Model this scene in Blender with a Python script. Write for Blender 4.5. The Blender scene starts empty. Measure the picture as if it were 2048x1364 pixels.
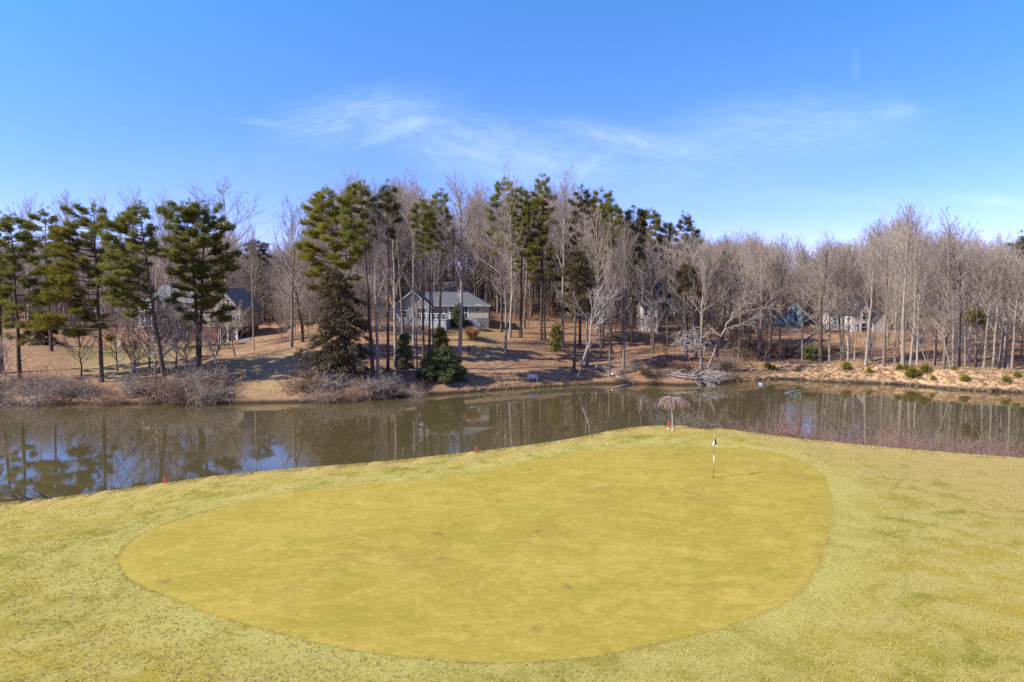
import bpy, math, random
import numpy as np
from mathutils import Vector, Matrix
R = math.radians
rnd = random.Random(11)
NP = np.random.default_rng(11)
sc = bpy.context.scene
col = sc.collection

# ------------------------------------------------------------------ camera
FPX = 24 / 36 * 2048.0
HCAM = 13.3
PITCH = math.atan(92 / FPX)
CP, SP = math.cos(PITCH), math.sin(PITCH)
cam_d = bpy.data.cameras.new('camera')
cam = bpy.data.objects.new('camera', cam_d)
col.objects.link(cam)
cam.location = (0, 0, HCAM)
cam.rotation_euler = (math.pi / 2 - PITCH, 0, 0)
cam_d.lens = 24; cam_d.sensor_width = 36
cam_d.clip_end = 6000
sc.camera = cam

def ray(px, py):
    u = (px - 1024) / FPX; v = (682 - py) / FPX
    return np.array([u, CP + v * SP, -SP + v * CP])
def at_z(px, py, z):
    d = ray(px, py); t = (z - HCAM) / d[2]
    return np.array([d[0] * t, d[1] * t, z])
def at_y(px, py, Y):
    d = ray(px, py); t = Y / d[1]
    return np.array([d[0] * t, Y, HCAM + d[2] * t])

# ------------------------------------------------------------------ near land (the golf hole)
BROW = [(-400, 1050, 2.3), (-150, 1022, 2.5), (0, 1008, 2.7), (100, 1000, 2.9), (200, 986, 3.1), (330, 968, 3.4), (400, 958, 3.6), (500, 946, 3.8), (600, 938, 3.95),
        (700, 931, 4.05), (800, 922, 4.15), (900, 911, 4.25), (1000, 900, 4.35), (1100, 887, 4.45), (1180, 873, 4.5), (1240, 859, 4.55), (1290, 853, 4.6),
        (1345, 852, 4.6), (1420, 855, 4.58), (1480, 862, 4.55), (1560, 876, 4.45), (1650, 884, 4.4), (1750, 895, 4.3), (1850, 903, 4.25), (1950, 911, 4.2),
        (2048, 918, 4.15), (2250, 935, 4.0), (2500, 960, 3.8)]
bp = np.array([at_z(*b) for b in BROW])
XS = np.arange(-90, 90, 0.25)
def blur(a, s):
    k = np.exp(-0.5 * (np.arange(-3 * s, 3 * s + 1) / s) ** 2); k /= k.sum()
    return np.convolve(np.pad(a, 3 * s, mode='edge'), k, 'valid')
BY = blur(np.interp(XS, bp[:, 0], bp[:, 1]), 5)
BZ = blur(np.interp(XS, bp[:, 0], bp[:, 2]), 6)
def browY(X): return np.interp(X, XS, BY)
def sstep(a, b, x):
    t = np.clip((x - a) / (b - a), 0, 1); return t * t * (3 - 2 * t)
def zN(X, Y):
    X = np.asarray(X, float); Y = np.asarray(Y, float)
    B = np.interp(X, XS, BY); zb = np.interp(X, XS, BZ)
    inner = 4.42 + 0.10 * np.sin(X * 0.21 + 0.6) * np.cos(Y * 0.17) - 0.02 * np.clip(-X - 6, 0, 20)
    z = inner + (zb - inner) * sstep(14, 1.0, B - Y)
    t = np.clip(Y - B, 0, None)
    drop = np.where(t < 1.4, t * t * 0.28, 0.55 + (t - 1.4) * 0.784)
    return np.maximum(z - drop, -1.6)
def on_near(px, py):
    d = ray(px, py); t = 5.0
    for _ in range(4000):
        t += 0.02
        if HCAM + d[2] * t <= float(zN(d[0] * t, d[1] * t)): break
    return np.array([d[0] * t, d[1] * t, float(zN(d[0] * t, d[1] * t))])

# ------------------------------------------------------------------ far land
SH = [(-500, 812), (-200, 812), (0, 810), (200, 809), (440, 809), (560, 806), (640, 805), (700, 803), (760, 798), (820, 794), (880, 790), (940, 786), (1000, 780), (1060, 777),
      (1120, 773), (1200, 769), (1260, 768), (1320, 770), (1380, 772), (1430, 769), (1480, 763), (1540, 759), (1577, 758), (1640, 764), (1700, 766), (1800, 769), (1911, 780), (2048, 787), (2300, 800)]
sp = np.array([at_z(a, b, 0) for a, b in SH])
XF = np.arange(-260, 260, 0.5)
SY = blur(np.interp(XF, sp[:, 0], sp[:, 1]), 3)
def shoreY(X): return np.interp(X, XF, SY)
PROF = {
 -300: [(0,0),(1.5,.8),(10,1.8),(28,4.2),(68,6.5),(120,9),(220,15),(500,26)],
 0:    [(0,0),(1.2,.7),(5,1.4),(10.5,1.8),(28,4.4),(68,6),(120,9),(220,15),(500,26)],
 250:  [(0,0),(1.2,.7),(5,1.3),(8.5,1.7),(25,3.0),(48,3.6),(62,3.8),(80,5),(120,8),(220,15),(500,26)],
 470:  [(0,0),(1.2,.8),(7,2.1),(24,4.2),(37,4.5),(50,4.5),(87,7),(130,9),(220,15),(500,26)],
 600:  [(0,0),(1.2,.8),(8,2.1),(20,4.4),(28,5.1),(45,6),(90,8.5),(220,15),(500,26)],
 750:  [(0,0),(1.2,.8),(5.5,2.06),(9.5,3.0),(24,6.3),(34,7.9),(60,9.3),(120,11),(220,15),(500,26)],
 930:  [(0,0),(1,.5),(4,1.2),(13.5,3.7),(24,6.2),(35,8),(60,9.6),(120,11.5),(220,15),(500,26)],
 1060: [(0,0),(1,.4),(3,.8),(13,3.9),(25,5.7),(37,7),(60,9),(120,11.5),(220,15),(500,26)],
 1155: [(0,0),(1,.4),(3,.9),(7,2.1),(21,4.2),(35,6.6),(60,8.5),(120,11.5),(220,15),(500,26)],
 1300: [(0,0),(1,.6),(5,1.9),(16,3.7),(43,6),(68,8.5),(120,11.5),(220,15),(500,26)],
 1420: [(0,0),(1,.7),(5,2.2),(14,3.3),(45,6),(75,8.5),(120,11),(220,15),(500,26)],
 1500: [(0,0),(1,.6),(5,1.8),(9,2.5),(16,2.7),(40,4.6),(60,6),(100,9),(220,15),(500,26)],
 1580: [(0,0),(1,.5),(8,2.4),(10,2.45),(14,2.0),(20,2.0),(45,3.6),(60,5),(100,8.5),(220,15),(500,26)],
 1700: [(0,0),(.8,.5),(5.2,2.4),(7.5,2.45),(11,1.7),(18,1.7),(45,2.9),(62,4.8),(100,8.5),(220,15),(500,26)],
 2048: [(0,0),(.8,.5),(6,2.4),(8.5,2.45),(12,1.7),(20,1.9),(45,4),(62,6),(100,9),(220,15),(500,26)],
 2600: [(0,0),(.8,.5),(6,2.4),(8.5,2.45),(12,1.7),(20,1.9),(45,4),(62,6),(100,9),(220,15),(500,26)],
}
UG = np.arange(-300, 2601, 10.0); DG = np.arange(0, 500.5, 0.5)
_k = sorted(PROF)
_t = np.array([np.interp(DG, *zip(*PROF[k])) for k in _k])
TAB = np.array([np.interp(UG, _k, _t[:, j]) for j in range(len(DG))]).T
TAB = np.apply_along_axis(lambda a: blur(a, 4), 0, TAB)
TAB = np.apply_along_axis(lambda a: np.concatenate([a[:8], blur(a, 2)[8:]]), 1, TAB)
def zF(X, Y):
    X = np.asarray(X, float); Y = np.asarray(Y, float)
    d = Y - np.interp(X, XF, SY)
    u = np.clip(1024 + FPX * X / np.maximum(Y, 1), -300, 2599); dd = np.clip(d, 0, 499.4)
    iu = ((u + 300) / 10).astype(int); fu = (u + 300) / 10 - iu
    jd = (dd / 0.5).astype(int); fd = dd / 0.5 - jd
    z = (TAB[iu, jd] * (1 - fu) * (1 - fd) + TAB[iu + 1, jd] * fu * (1 - fd) + TAB[iu, jd + 1] * (1 - fu) * fd + TAB[iu + 1, jd + 1] * fu * fd)
    z = z + sstep(2, 20, dd) * (0.10 * np.sin(X * .43 + Y * .31) + 0.08 * np.sin(X * .9 - Y * .7 + 1))
    return np.where(d < 0, np.maximum(d * 0.55, -2.0), z)
def on_far(px, py):
    d = ray(px, py); t = 78.0
    while t < 420:
        t += 0.2
        if HCAM + d[2] * t <= float(zF(d[0] * t, d[1] * t)): break
    return np.array([d[0] * t, d[1] * t, float(zF(d[0] * t, d[1] * t))])

# ------------------------------------------------------------------ mesh helpers
def np_mesh(name, V, F, mats=(), smooth=False, midx=None):
    V = np.asarray(V, np.float32).reshape(-1, 3); F = np.asarray(F, np.int32)
    me = bpy.data.meshes.new(name)
    n, k = F.shape
    me.vertices.add(len(V)); me.vertices.foreach_set('co', V.ravel())
    me.loops.add(n * k); me.loops.foreach_set('vertex_index', F.ravel())
    me.polygons.add(n); me.polygons.foreach_set('loop_start', np.arange(0, n * k, k, dtype=np.int32))
    for m in mats: me.materials.append(m)
    if midx is not None: me.polygons.foreach_set('material_index', np.asarray(midx, np.int32))
    if smooth: me.polygons.foreach_set('use_smooth', np.ones(n, dtype=bool))
    me.update(calc_edges=True)
    return me
def setp(o, label=None, cat=None, group=None, kind=None):
    if label: o['label'] = label
    if cat: o['category'] = cat
    if group: o['group'] = group
    if kind: o['kind'] = kind
    return o
def link(name, me, parent=None, loc=(0, 0, 0)):
    o = bpy.data.objects.new(name, me); col.objects.link(o)
    o.location = loc
    if parent: o.parent = parent
    return o
def thing(name, label, cat, loc=(0, 0, 0), rz=0.0, group=None):
    o = bpy.data.objects.new(name, None); col.objects.link(o)
    o.location = loc; o.rotation_euler = (0, 0, rz); o.empty_display_size = 0.3
    return setp(o, label, cat, group)

class MB:
    """collects boxes, tubes, polygons into one mesh"""
    def __init__(s): s.v = []; s.f = []; s.m = []
    def poly(s, pts, m=0):
        i = len(s.v); s.v += [tuple(p) for p in pts]; s.f.append(tuple(range(i, i + len(pts)))); s.m.append(m); return s
    def box(s, c, size, rz=0.0, m=0, rot=None):
        i = len(s.v); hx, hy, hz = [a / 2 for a in size]
        M = rot if rot is not None else Matrix.Rotation(rz, 3, 'Z')
        for x in (-hx, hx):
            for y in (-hy, hy):
                for z in (-hz, hz):
                    p = M @ Vector((x, y, z)); s.v.append((c[0] + p.x, c[1] + p.y, c[2] + p.z))
        for q in ((0,1,3,2),(4,6,7,5),(0,4,5,1),(2,3,7,6),(0,2,6,4),(1,5,7,3)):
            s.f.append(tuple(i + a for a in q)); s.m.append(m)
        return s
    def b2(s, x0, x1, y0, y1, z0, z1, m=0):
        return s.box(((x0+x1)/2, (y0+y1)/2, (z0+z1)/2), (x1-x0, y1-y0, z1-z0), m=m)
    def bar(s, a, b, w, h=None, m=0):
        a = Vector(a); b = Vector(b); d = b - a
        q = d.to_track_quat('Y', 'Z').to_matrix()
        return s.box((a + b) / 2, (w, d.length, h or w), m=m, rot=q)
    def tube(s, pts, rad, n=8, cap=True, m=0):
        i0 = len(s.v); P = [Vector(p) for p in pts]
        for k, p in enumerate(P):
            d = (P[min(k + 1, len(P) - 1)] - P[max(k - 1, 0)]).normalized()
            a = d.cross(Vector((0, 1, 0.013))).normalized() if abs(d.y) < .95 else d.cross(Vector((1, 0, 0))).normalized()
            b = d.cross(a)
            r = rad[k] if hasattr(rad, '__len__') else rad
            for j in range(n):
                t = 2 * math.pi * j / n
                q = p + (a * math.cos(t) + b * math.sin(t)) * r; s.v.append(tuple(q))
        for k in range(len(P) - 1):
            for j in range(n):
                j2 = (j + 1) % n
                s.f.append((i0 + k*n + j, i0 + k*n + j2, i0 + (k+1)*n + j2, i0 + (k+1)*n + j)); s.m.append(m)
        if cap:
            s.f.append(tuple(i0 + (len(P)-1)*n + j for j in range(n))); s.m.append(m)
            s.f.append(tuple(i0 + j for j in reversed(range(n)))); s.m.append(m)
        return s
    def mesh(s, name, mats, smooth=False):
        me = bpy.data.meshes.new(name); me.from_pydata(s.v, [], s.f)
        for m in (mats if isinstance(mats, (list, tuple)) else [mats]): me.materials.append(m)
        me.polygons.foreach_set('material_index', s.m)
        if smooth: me.polygons.foreach_set('use_smooth', [True] * len(s.f))
        me.update(); return me
    def build(s, name, mats, parent=None, smooth=False, loc=(0, 0, 0), label=None):
        o = link(name, s.mesh(name, mats, smooth), parent, loc)
        if label: o['label'] = label
        return o

# ------------------------------------------------------------------ materials
class NT:
    def __init__(s, m):
        m.use_nodes = True; s.t = m.node_tree; s.t.nodes.clear()
    def n(s, typ, **kw):
        nd = s.t.nodes.new(typ)
        for k, v in kw.items():
            if k.startswith('i_'):
                key = k[2:]; key = int(key) if key.isdigit() else key.replace('_', ' ')
                if isinstance(v, bpy.types.NodeSocket): s.t.links.new(v, nd.inputs[key])
                else: nd.inputs[key].default_value = v
            else: setattr(nd, k, v)
        return nd
    def l(s, a, b): s.t.links.new(a, b)
    def noise(s, vec, scale, detail=4, rough=.6, dist=0.0):
        nd = s.n('ShaderNodeTexNoise', i_Scale=scale, i_Detail=detail, i_Roughness=rough, i_Distortion=dist)
        if vec is not None: s.l(vec, nd.inputs['Vector'])
        return nd.outputs['Fac']
    def ramp(s, fac, a, b):
        return s.n('ShaderNodeMapRange', i_0=fac, i_1=a, i_2=b).outputs[0]
    def mix(s, fac, a, b, blend='MIX'):
        nd = s.n('ShaderNodeMix', data_type='RGBA', blend_type=blend)
        for i, v in ((0, fac), (6, a), (7, b)):
            if isinstance(v, bpy.types.NodeSocket): s.l(v, nd.inputs[i])
            else: nd.inputs[i].default_value = v if i == 0 else (*v[:3], 1)
        return nd.outputs[2]
    def math(s, op, a, b=0.0, c=None):
        nd = s.n('ShaderNodeMath', operation=op)
        for i, v in ((0, a), (1, b), (2, c)):
            if v is None: continue
            if isinstance(v, bpy.types.NodeSocket): s.l(v, nd.inputs[i])
            else: nd.inputs[i].default_value = v
        return nd.outputs[0]
    def mapping(s, vec, scale=(1,1,1), rot=(0,0,0), loc=(0,0,0)):
        nd = s.n('ShaderNodeMapping'); s.l(vec, nd.inputs[0])
        nd.inputs['Scale'].default_value = scale; nd.inputs['Rotation'].default_value = rot; nd.inputs['Location'].default_value = loc
        return nd.outputs[0]
    def out(s, bsdf):
        o = s.n('ShaderNodeOutputMaterial'); s.l(bsdf, o.inputs[0]); return o
    def pbr(s, colr, rough=.9, bump=None, bstr=.5, bdist=.02, spec=.3, normal=None, **kw):
        b = s.n('ShaderNodeBsdfPrincipled', i_Roughness=rough)
        b.inputs['Specular IOR Level'].default_value = spec
        if isinstance(colr, bpy.types.NodeSocket): s.l(colr, b.inputs['Base Color'])
        else: b.inputs['Base Color'].default_value = (*colr[:3], 1)
        if bump is not None:
            bn = s.n('ShaderNodeBump', i_Strength=bstr, i_Distance=bdist); s.l(bump, bn.inputs['Height']); s.l(bn.outputs[0], b.inputs['Normal'])
        return b
def newmat(name):
    m = bpy.data.materials.new(name); return m, NT(m)
def simple(name, c1, c2=None, scale=6.0, rough=.85, bstr=.3, bdist=.02, spec=.3, stretch=(1,1,1), objrand=0.0, metal=0.0):
    m, t = newmat(name); tc = t.n('ShaderNodeTexCoord')
    v = t.mapping(tc.outputs['Object'], stretch)
    f = t.noise(v, scale, 5, .65)
    c2 = c2 or tuple(a * .72 for a in c1)
    c = t.mix(t.ramp(f, .3, .7), c2, c1)
    if objrand:
        oi = t.n('ShaderNodeObjectInfo')
        val = t.n('ShaderNodeMapRange', i_0=oi.outputs['Random'], i_3=1 - objrand, i_4=1 + objrand).outputs[0]
        hs = t.n('ShaderNodeHueSaturation', i_Value=val, i_Color=c); c = hs.outputs[0]
    b = t.pbr(c, rough, f, bstr, bdist, spec); b.inputs['Metallic'].default_value = metal
    t.out(b.outputs[0]); return m

# bark and twigs
BARK_PALE = simple('bark_pale', (.385, .34, .27), (.18, .152, .12), 5, .95, .5, .03, .1, (1, 1, .25), .25)
BARK_GREY = simple('bark_grey', (.22, .185, .15), (.10, .082, .066), 5, .95, .6, .03, .1, (1, 1, .25), .25)
BARK_DARK = simple('bark_dark', (.14, .105, .078), (.06, .044, .033), 5, .95, .7, .04, .1, (1, 1, .3), .2)
TWIG_PALE = simple('twig_pale', (.43, .36, .285), (.28, .225, .175), 1.2, .95, 0, .01, .1, (1, 1, 1), .2)
TWIG_GREY = simple('twig_grey', (.385, .32, .26), (.24, .195, .155), 1.2, .95, 0, .01, .1, (1, 1, 1), .22)
TWIG_RED = simple('twig_red', (.33, .205, .165), (.21, .125, .10), 1.2, .9, 0, .01, .15, (1, 1, 1), .2)
TWIG_BROWN = simple('twig_brown', (.33, .225, .155), (.20, .13, .085), 1.2, .95, 0, .01, .1, (1, 1, 1), .25)
TWIG_WHITE = simple('dead_wood', (.50, .46, .41), (.27, .24, .21), 2, .95, .3, .02, .1)
def leafmat(name, c1, c2, c3, scale=.55, trans=.5, objrand=.15):
    m, t = newmat(name); tc = t.n('ShaderNodeTexCoord'); g = t.n('ShaderNodeNewGeometry'); oi = t.n('ShaderNodeObjectInfo')
    f = t.noise(tc.outputs['Object'], scale, 3, .6)
    c = t.mix(t.ramp(f, .38, .66), c1, c2)
    c = t.mix(t.ramp(g.outputs['Random Per Island'], .72, 1.0), c, c3)
    val = t.n('ShaderNodeMapRange', i_0=oi.outputs['Random'], i_3=1 - objrand, i_4=1 + objrand).outputs[0]
    c = t.n('ShaderNodeHueSaturation', i_Value=val, i_Color=c).outputs[0]
    b = t.pbr(c, .6, None, spec=.25)
    tr = t.n('ShaderNodeBsdfTranslucent', i_Color=c)
    mx = t.n('ShaderNodeMixShader', i_0=trans); t.l(b.outputs[0], mx.inputs[1]); t.l(tr.outputs[0], mx.inputs[2])
    t.out(mx.outputs[0]); return m
PINE_NEEDLE = leafmat('pine_needle', (.125, .145, .03), (.265, .255, .046), (.30, .26, .055))
PINE_YELLOW = leafmat('pine_needle_yellow', (.15, .155, .024), (.30, .265, .034), (.34, .27, .045))
PINE_DULL = leafmat('pine_needle_dull', (.10, .105, .045), (.16, .155, .05), (.19, .14, .055))
CEDAR_LEAF = leafmat('cedar_foliage', (.070, .068, .030), (.14, .10, .045), (.18, .12, .05), .6, .15)
SHRUB_LEAF = leafmat('shrub_foliage', (.085, .11, .038), (.155, .18, .058), (.19, .20, .08), .8, .25)
SAPLING_LEAF = leafmat('sapling_needles', (.17, .17, .022), (.26, .24, .03), (.30, .25, .04), 1.5, .3)
BEECH_LEAF = leafmat('beech_leaf', (.28, .13, .055), (.42, .23, .10), (.46, .30, .15), .6, .35)
RUST_LEAF = leafmat('rust_leaf', (.16, .06, .025), (.26, .11, .045), (.30, .15, .06), .6, .3)
STRAW_BLADE = leafmat('straw_blade', (.46, .27, .11), (.58, .38, .17), (.62, .44, .22), 1.0, .3)
FERN_DRY = leafmat('dry_grass_blade', (.46, .31, .17), (.62, .44, .25), (.66, .50, .30), .5, .3)

# ------------------------------------------------------------------ ground materials
def mat_rough():
    m, t = newmat('rough_grass_ground'); tc = t.n('ShaderNodeTexCoord'); P = tc.outputs['Object']
    fr = t.n('ShaderNodeAttribute', attribute_name='fringe').outputs['Fac']
    dry = t.n('ShaderNodeAttribute', attribute_name='dry').outputs['Fac']
    big = t.noise(P, .16, 4, .6, .4); mid = t.noise(P, .9, 5, .65, .5)
    sm = t.noise(t.mapping(P, (1, 2.2, 1), (0, 0, .5)), 9, 4, .75, 1.0); fine = t.noise(P, 32, 3, .8, .6)
    green = t.mix(t.ramp(mid, .35, .60), (.225, .215, .029), (.32, .28, .042))
    straw = t.mix(t.ramp(sm, .35, .65), (.385, .325, .085), (.49, .425, .125))
    olive = t.mix(t.ramp(sm, .3, .7), (.31, .25, .036), (.42, .345, .056))
    c = t.mix(t.ramp(big, .43, .57), green, olive)
    c = t.mix(t.math('MULTIPLY', t.ramp(t.math('ADD', t.math('MULTIPLY', mid, .70), t.math('MULTIPLY', sm, .30)), .44, .56), .9), c, straw)
    gd = t.n('ShaderNodeAttribute', attribute_name='gdist').outputs['Fac']
    band = t.math('MULTIPLY', t.ramp(gd, .10, .22), t.ramp(t.math('ADD', gd, t.math('MULTIPLY', big, 1.6)), 3.0, 1.6))
    c = t.mix(t.math('MULTIPLY', band, t.ramp(t.math('ADD', t.math('ADD', t.math('MULTIPLY', big, .6), t.math('MULTIPLY', mid, .4)), t.math('MULTIPLY', sm, .35)), .48, .78)), c, t.mix(t.ramp(sm, .25, .7), (.38, .345, .075), (.50, .455, .135)))
    c = t.mix(t.math('MULTIPLY', t.math('MULTIPLY', t.ramp(gd, 2.35, 2.5), t.ramp(gd, 2.75, 2.55)), t.math('MULTIPLY', t.ramp(mid, .45, .65), .28)), c, (.20, .19, .035))
    c = t.mix(t.ramp(gd, .25, .0), c, (.33, .28, .055))
    drym = t.math('MULTIPLY', t.math('ADD', dry, 0.0), t.ramp(t.math('ADD', mid, t.math('MULTIPLY', dry, .35)), .42, .70))
    c = t.mix(drym, c, t.mix(t.ramp(sm, .3, .7), (.38, .275, .09), (.49, .385, .14)))
    c = t.mix(t.math('MULTIPLY', t.ramp(fine, .50, .34), .6), c, t.mix(.5, c, (.16, .145, .025)))
    c = t.mix(t.math('MULTIPLY', t.ramp(fine, .60, .75), .5), c, (.54, .46, .16))
    c = t.mix(1.0, c, (.985, .93, .92), 'MULTIPLY')
    h = t.math('ADD', t.math('MULTIPLY', fine, .6), sm)
    t.out(t.pbr(c, .95, h, .7, .05, .1).outputs[0]); return m
def mat_green():
    m, t = newmat('putting_green_turf'); tc = t.n('ShaderNodeTexCoord'); P = tc.outputs['Object']
    st = t.mapping(P, (.55, 1.0, 1), (0, 0, .12))
    big = t.noise(P, .22, 5, .6, .5); mid = t.noise(st, 1.3, 6, .7, .6); sm = t.noise(st, 7, 4, .7, .4); fine = t.noise(P, 45, 2, .7)
    c = t.mix(t.ramp(big, .38, .62), (.335, .26, .036), (.39, .30, .052))
    c = t.mix(t.math('MULTIPLY', t.ramp(mid, .48, .66), .75), c, (.275, .232, .024))
    c = t.mix(t.math('MULTIPLY', t.ramp(mid, .47, .32), .75), c, (.45, .34, .075))
    c = t.mix(t.math('MULTIPLY', t.ramp(sm, .52, .70), .55), c, (.245, .17, .034))
    c = t.mix(t.math('MULTIPLY', t.ramp(sm, .46, .30), .5), c, (.50, .41, .14))
    b2 = t.noise(P, .55, 5, .7, .8); c = t.mix(t.math('MULTIPLY', t.ramp(b2, .52, .66), .55), c, (.30, .205, .042)); c = t.mix(t.math('MULTIPLY', t.ramp(b2, .45, .34), .4), c, (.28, .255, .03))
    vd = t.mapping(P, (.50, .62, 1)); vor = t.n('ShaderNodeTexVoronoi', i_Scale=1.0, i_Randomness=1.0)
    wob = t.n('ShaderNodeVectorMath', operation='ADD'); t.l(vd, wob.inputs[0])
    nz = t.n('ShaderNodeTexNoise', i_Scale=2.2, i_Detail=3); t.l(P, nz.inputs[0])
    sc_ = t.n('ShaderNodeVectorMath', operation='SCALE', i_Scale=.22); t.l(nz.outputs['Color'], sc_.inputs[0]); t.l(sc_.outputs[0], wob.inputs[1])
    t.l(wob.outputs[0], vor.inputs['Vector'])
    keep = t.ramp(t.n('ShaderNodeSeparateColor', i_0=vor.outputs['Color']).outputs[0], .15, .6)
    spot = t.math('MULTIPLY', t.ramp(vor.outputs['Distance'], .17, .06), keep)
    c = t.mix(t.math('MULTIPLY', spot, .6), c, (.24, .115, .05))
    v2 = t.n('ShaderNodeTexVoronoi', i_Scale=1.35, i_Randomness=1.0); t.l(wob.outputs[0], v2.inputs['Vector'])
    k2 = t.ramp(t.n('ShaderNodeSeparateColor', i_0=v2.outputs['Color']).outputs[1], .55, .8)
    c = t.mix(t.math('MULTIPLY', t.math('MULTIPLY', t.ramp(v2.outputs['Distance'], .16, .03), k2), .5), c, (.22, .13, .05))
    c = t.mix(t.math('MULTIPLY', t.ramp(fine, .5, .8), .18), c, (.5, .43, .2))
    c = t.mix(1.0, c, (.965, .94, .88), 'MULTIPLY')
    h = t.math('ADD', t.math('MULTIPLY', fine, .4), sm)
    t.out(t.pbr(c, .9, h, .25, .02, .12).outputs[0]); return m
def mat_far():
    m, t = newmat('far_bank_ground'); tc = t.n('ShaderNodeTexCoord'); P = tc.outputs['Object']
    lawn = t.n('ShaderNodeAttribute', attribute_name='lawn').outputs['Fac']; dam = t.n('ShaderNodeAttribute', attribute_name='dam').outputs['Fac']; tan = t.n('ShaderNodeAttribute', attribute_name='tan').outputs['Fac']
    big = t.noise(P, .12, 4, .6, .5); mid = t.noise(P, .6, 5, .7, .4); sm = t.noise(P, 3.2, 5, .8, .5); fine = t.noise(P, 9, 3, .8)
    leaf = t.mix(t.ramp(sm, .30, .70), (.17, .088, .048), (.40, .232, .125))
    leaf = t.mix(t.math('MULTIPLY', t.ramp(mid, .45, .68), .6), leaf, (.47, .295, .17))
    leaf = t.mix(t.math('MULTIPLY', t.ramp(fine, .60, .74), .55), leaf, (.52, .37, .24))
    gr = t.mix(t.ramp(sm, .3, .7), (.13, .125, .03), (.30, .245, .075))
    c = t.mix(t.math('MULTIPLY', lawn, t.ramp(mid, .25, .6)), leaf, gr)
    tanc = t.mix(t.ramp(sm, .3, .7), (.40, .28, .13), (.58, .42, .22))
    c = t.mix(t.math('MULTIPLY', tan, .85), c, tanc)
    straw = t.mix(t.ramp(sm, .28, .72), (.40, .25, .13), (.60, .42, .24))
    straw = t.mix(t.math('MULTIPLY', t.ramp(mid, .5, .7), .55), straw, (.38, .25, .15))
    c = t.mix(dam, c, straw)
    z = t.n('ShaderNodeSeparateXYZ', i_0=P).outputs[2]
    c = t.mix(t.ramp(t.math('ADD', z, t.math('MULTIPLY', mid, -.5)), .25, -.05), c, (.055, .038, .024))  # shade under the bank overhang, painted as a dark band at the waterline
    h = t.math('ADD', sm, t.math('MULTIPLY', fine, .6))
    t.out(t.pbr(c, .97, h, .8, .18, .1).outputs[0]); return m
def mat_water():
    m, t = newmat('pond_water'); tc = t.n('ShaderNodeTexCoord'); P = tc.outputs['Object']
    a = t.noise(t.mapping(P, (1, .45, 1), (0, 0, .15)), 1.1, 3, .55, .3); b = t.noise(t.mapping(P, (1, .5, 1), (0, 0, -.3)), 4.5, 2, .5)
    patch = t.ramp(t.noise(t.mapping(P, (.5, 1.6, 1)), .045, 3, .55), .45, .7)
    h = t.math('ADD', a, t.math('MULTIPLY', b, t.math('ADD', t.math('MULTIPLY', patch, .35), .10)))
    c = t.mix(t.noise(P, .05, 3), (.078, .061, .024), (.094, .074, .030))
    bs = t.pbr(c, .025, h, .05, .05, .5); bs.inputs['IOR'].default_value = 1.95
    t.out(bs.outputs[0]); return m

# ------------------------------------------------------------------ near ground meshes
GREEN_PX = [(235,1122),(246,1146),(262,1162),(298,1180),(337,1194),(434,1232),(551,1265),(669,1294),(786,1312),(903,1323),(1000,1326),(1100,1322),(1200,1312),(1303,1289),(1407,1266),(1510,1233),
 (1593,1190),(1635,1132),(1655,1074),(1663,1024),(1660,987),(1645,952),(1612,927),(1565,909),(1500,899),(1420,895),(1340,893),(1250,895),(1170,903),(1085,917),(1000,936),(930,950),(864,958),(747,968),(640,977),(560,988),(473,1006),(415,1024),(337,1047),(285,1068),(255,1090),(240,1106)]
gp = np.array([on_near(a, b)[:2] for a, b in GREEN_PX])
def catmull(p, k=6):
    n = len(p); o = []
    for i in range(n):
        a, b, c, d = p[i-1], p[i], p[(i+1) % n], p[(i+2) % n]
        for j in range(k):
            t = j / k
            o.append(.5 * ((2*b) + (-a+c)*t + (2*a-5*b+4*c-d)*t*t + (-a+3*b-3*c+d)*t**3))
    return np.array(o)
GB = catmull(gp)
def inside(P, poly):
    x, y = P[:, 0], P[:, 1]; r = np.zeros(len(P), bool); n = len(poly)
    for i in range(n):
        x1, y1 = poly[i]; x2, y2 = poly[(i + 1) % n]
        c = ((y1 > y) != (y2 > y)) & (x < (x2 - x1) * (y - y1) / (y2 - y1 + 1e-12) + x1); r ^= c
    return r
def dist_green(P):
    d = np.full(len(P), 1e9)
    for q in GB: d = np.minimum(d, np.hypot(P[:, 0] - q[0], P[:, 1] - q[1]))
    return d
def grid_mesh(name, XX, YY, ZZ, mats):
    nx, ny = XX.shape; I = np.arange(nx * ny).reshape(nx, ny)
    F = np.stack([I[:-1, :-1], I[1:, :-1], I[1:, 1:], I[:-1, 1:]], -1).reshape(-1, 4)
    return np_mesh(name, np.stack([XX, YY, ZZ], -1), F, mats, True)
def attr(me, name, val):
    a = me.attributes.new(name, 'FLOAT', 'POINT'); a.data.foreach_set('value', np.asarray(val, np.float32).ravel())
gx = np.concatenate([np.arange(-85, -40, 1.5), np.arange(-40, 42, .4), np.arange(42, 86, 1.5)])
ty = np.concatenate([np.linspace(0, 1, 110) ** .8])
XX = []; YY = []
for x in gx:
    B = float(browY(x)); ys = np.concatenate([-40 + (B + 40) * ty, B + np.array([.15,.3,.5,.7,.9,1.15,1.4,1.8,2.3,3,4,5,6,7,8,10])])
    XX.append(np.full(len(ys), x)); YY.append(ys)
XX = np.array(XX); YY = np.array(YY); ZZ = zN(XX, YY)
edge = np.exp(-((YY - np.interp(XX, XS, BY)) / 1.2) ** 2)
ZZ = ZZ + edge * (.03 * np.sin(XX * 2.3) + .025 * np.sin(XX * 5.1 + 1.3) + .02 * np.sin(XX * 9.7))
me = grid_mesh('ground', XX, YY, ZZ, [mat_rough()])
P2 = np.stack([XX.ravel(), YY.ravel()], -1); dg = dist_green(P2)
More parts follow.
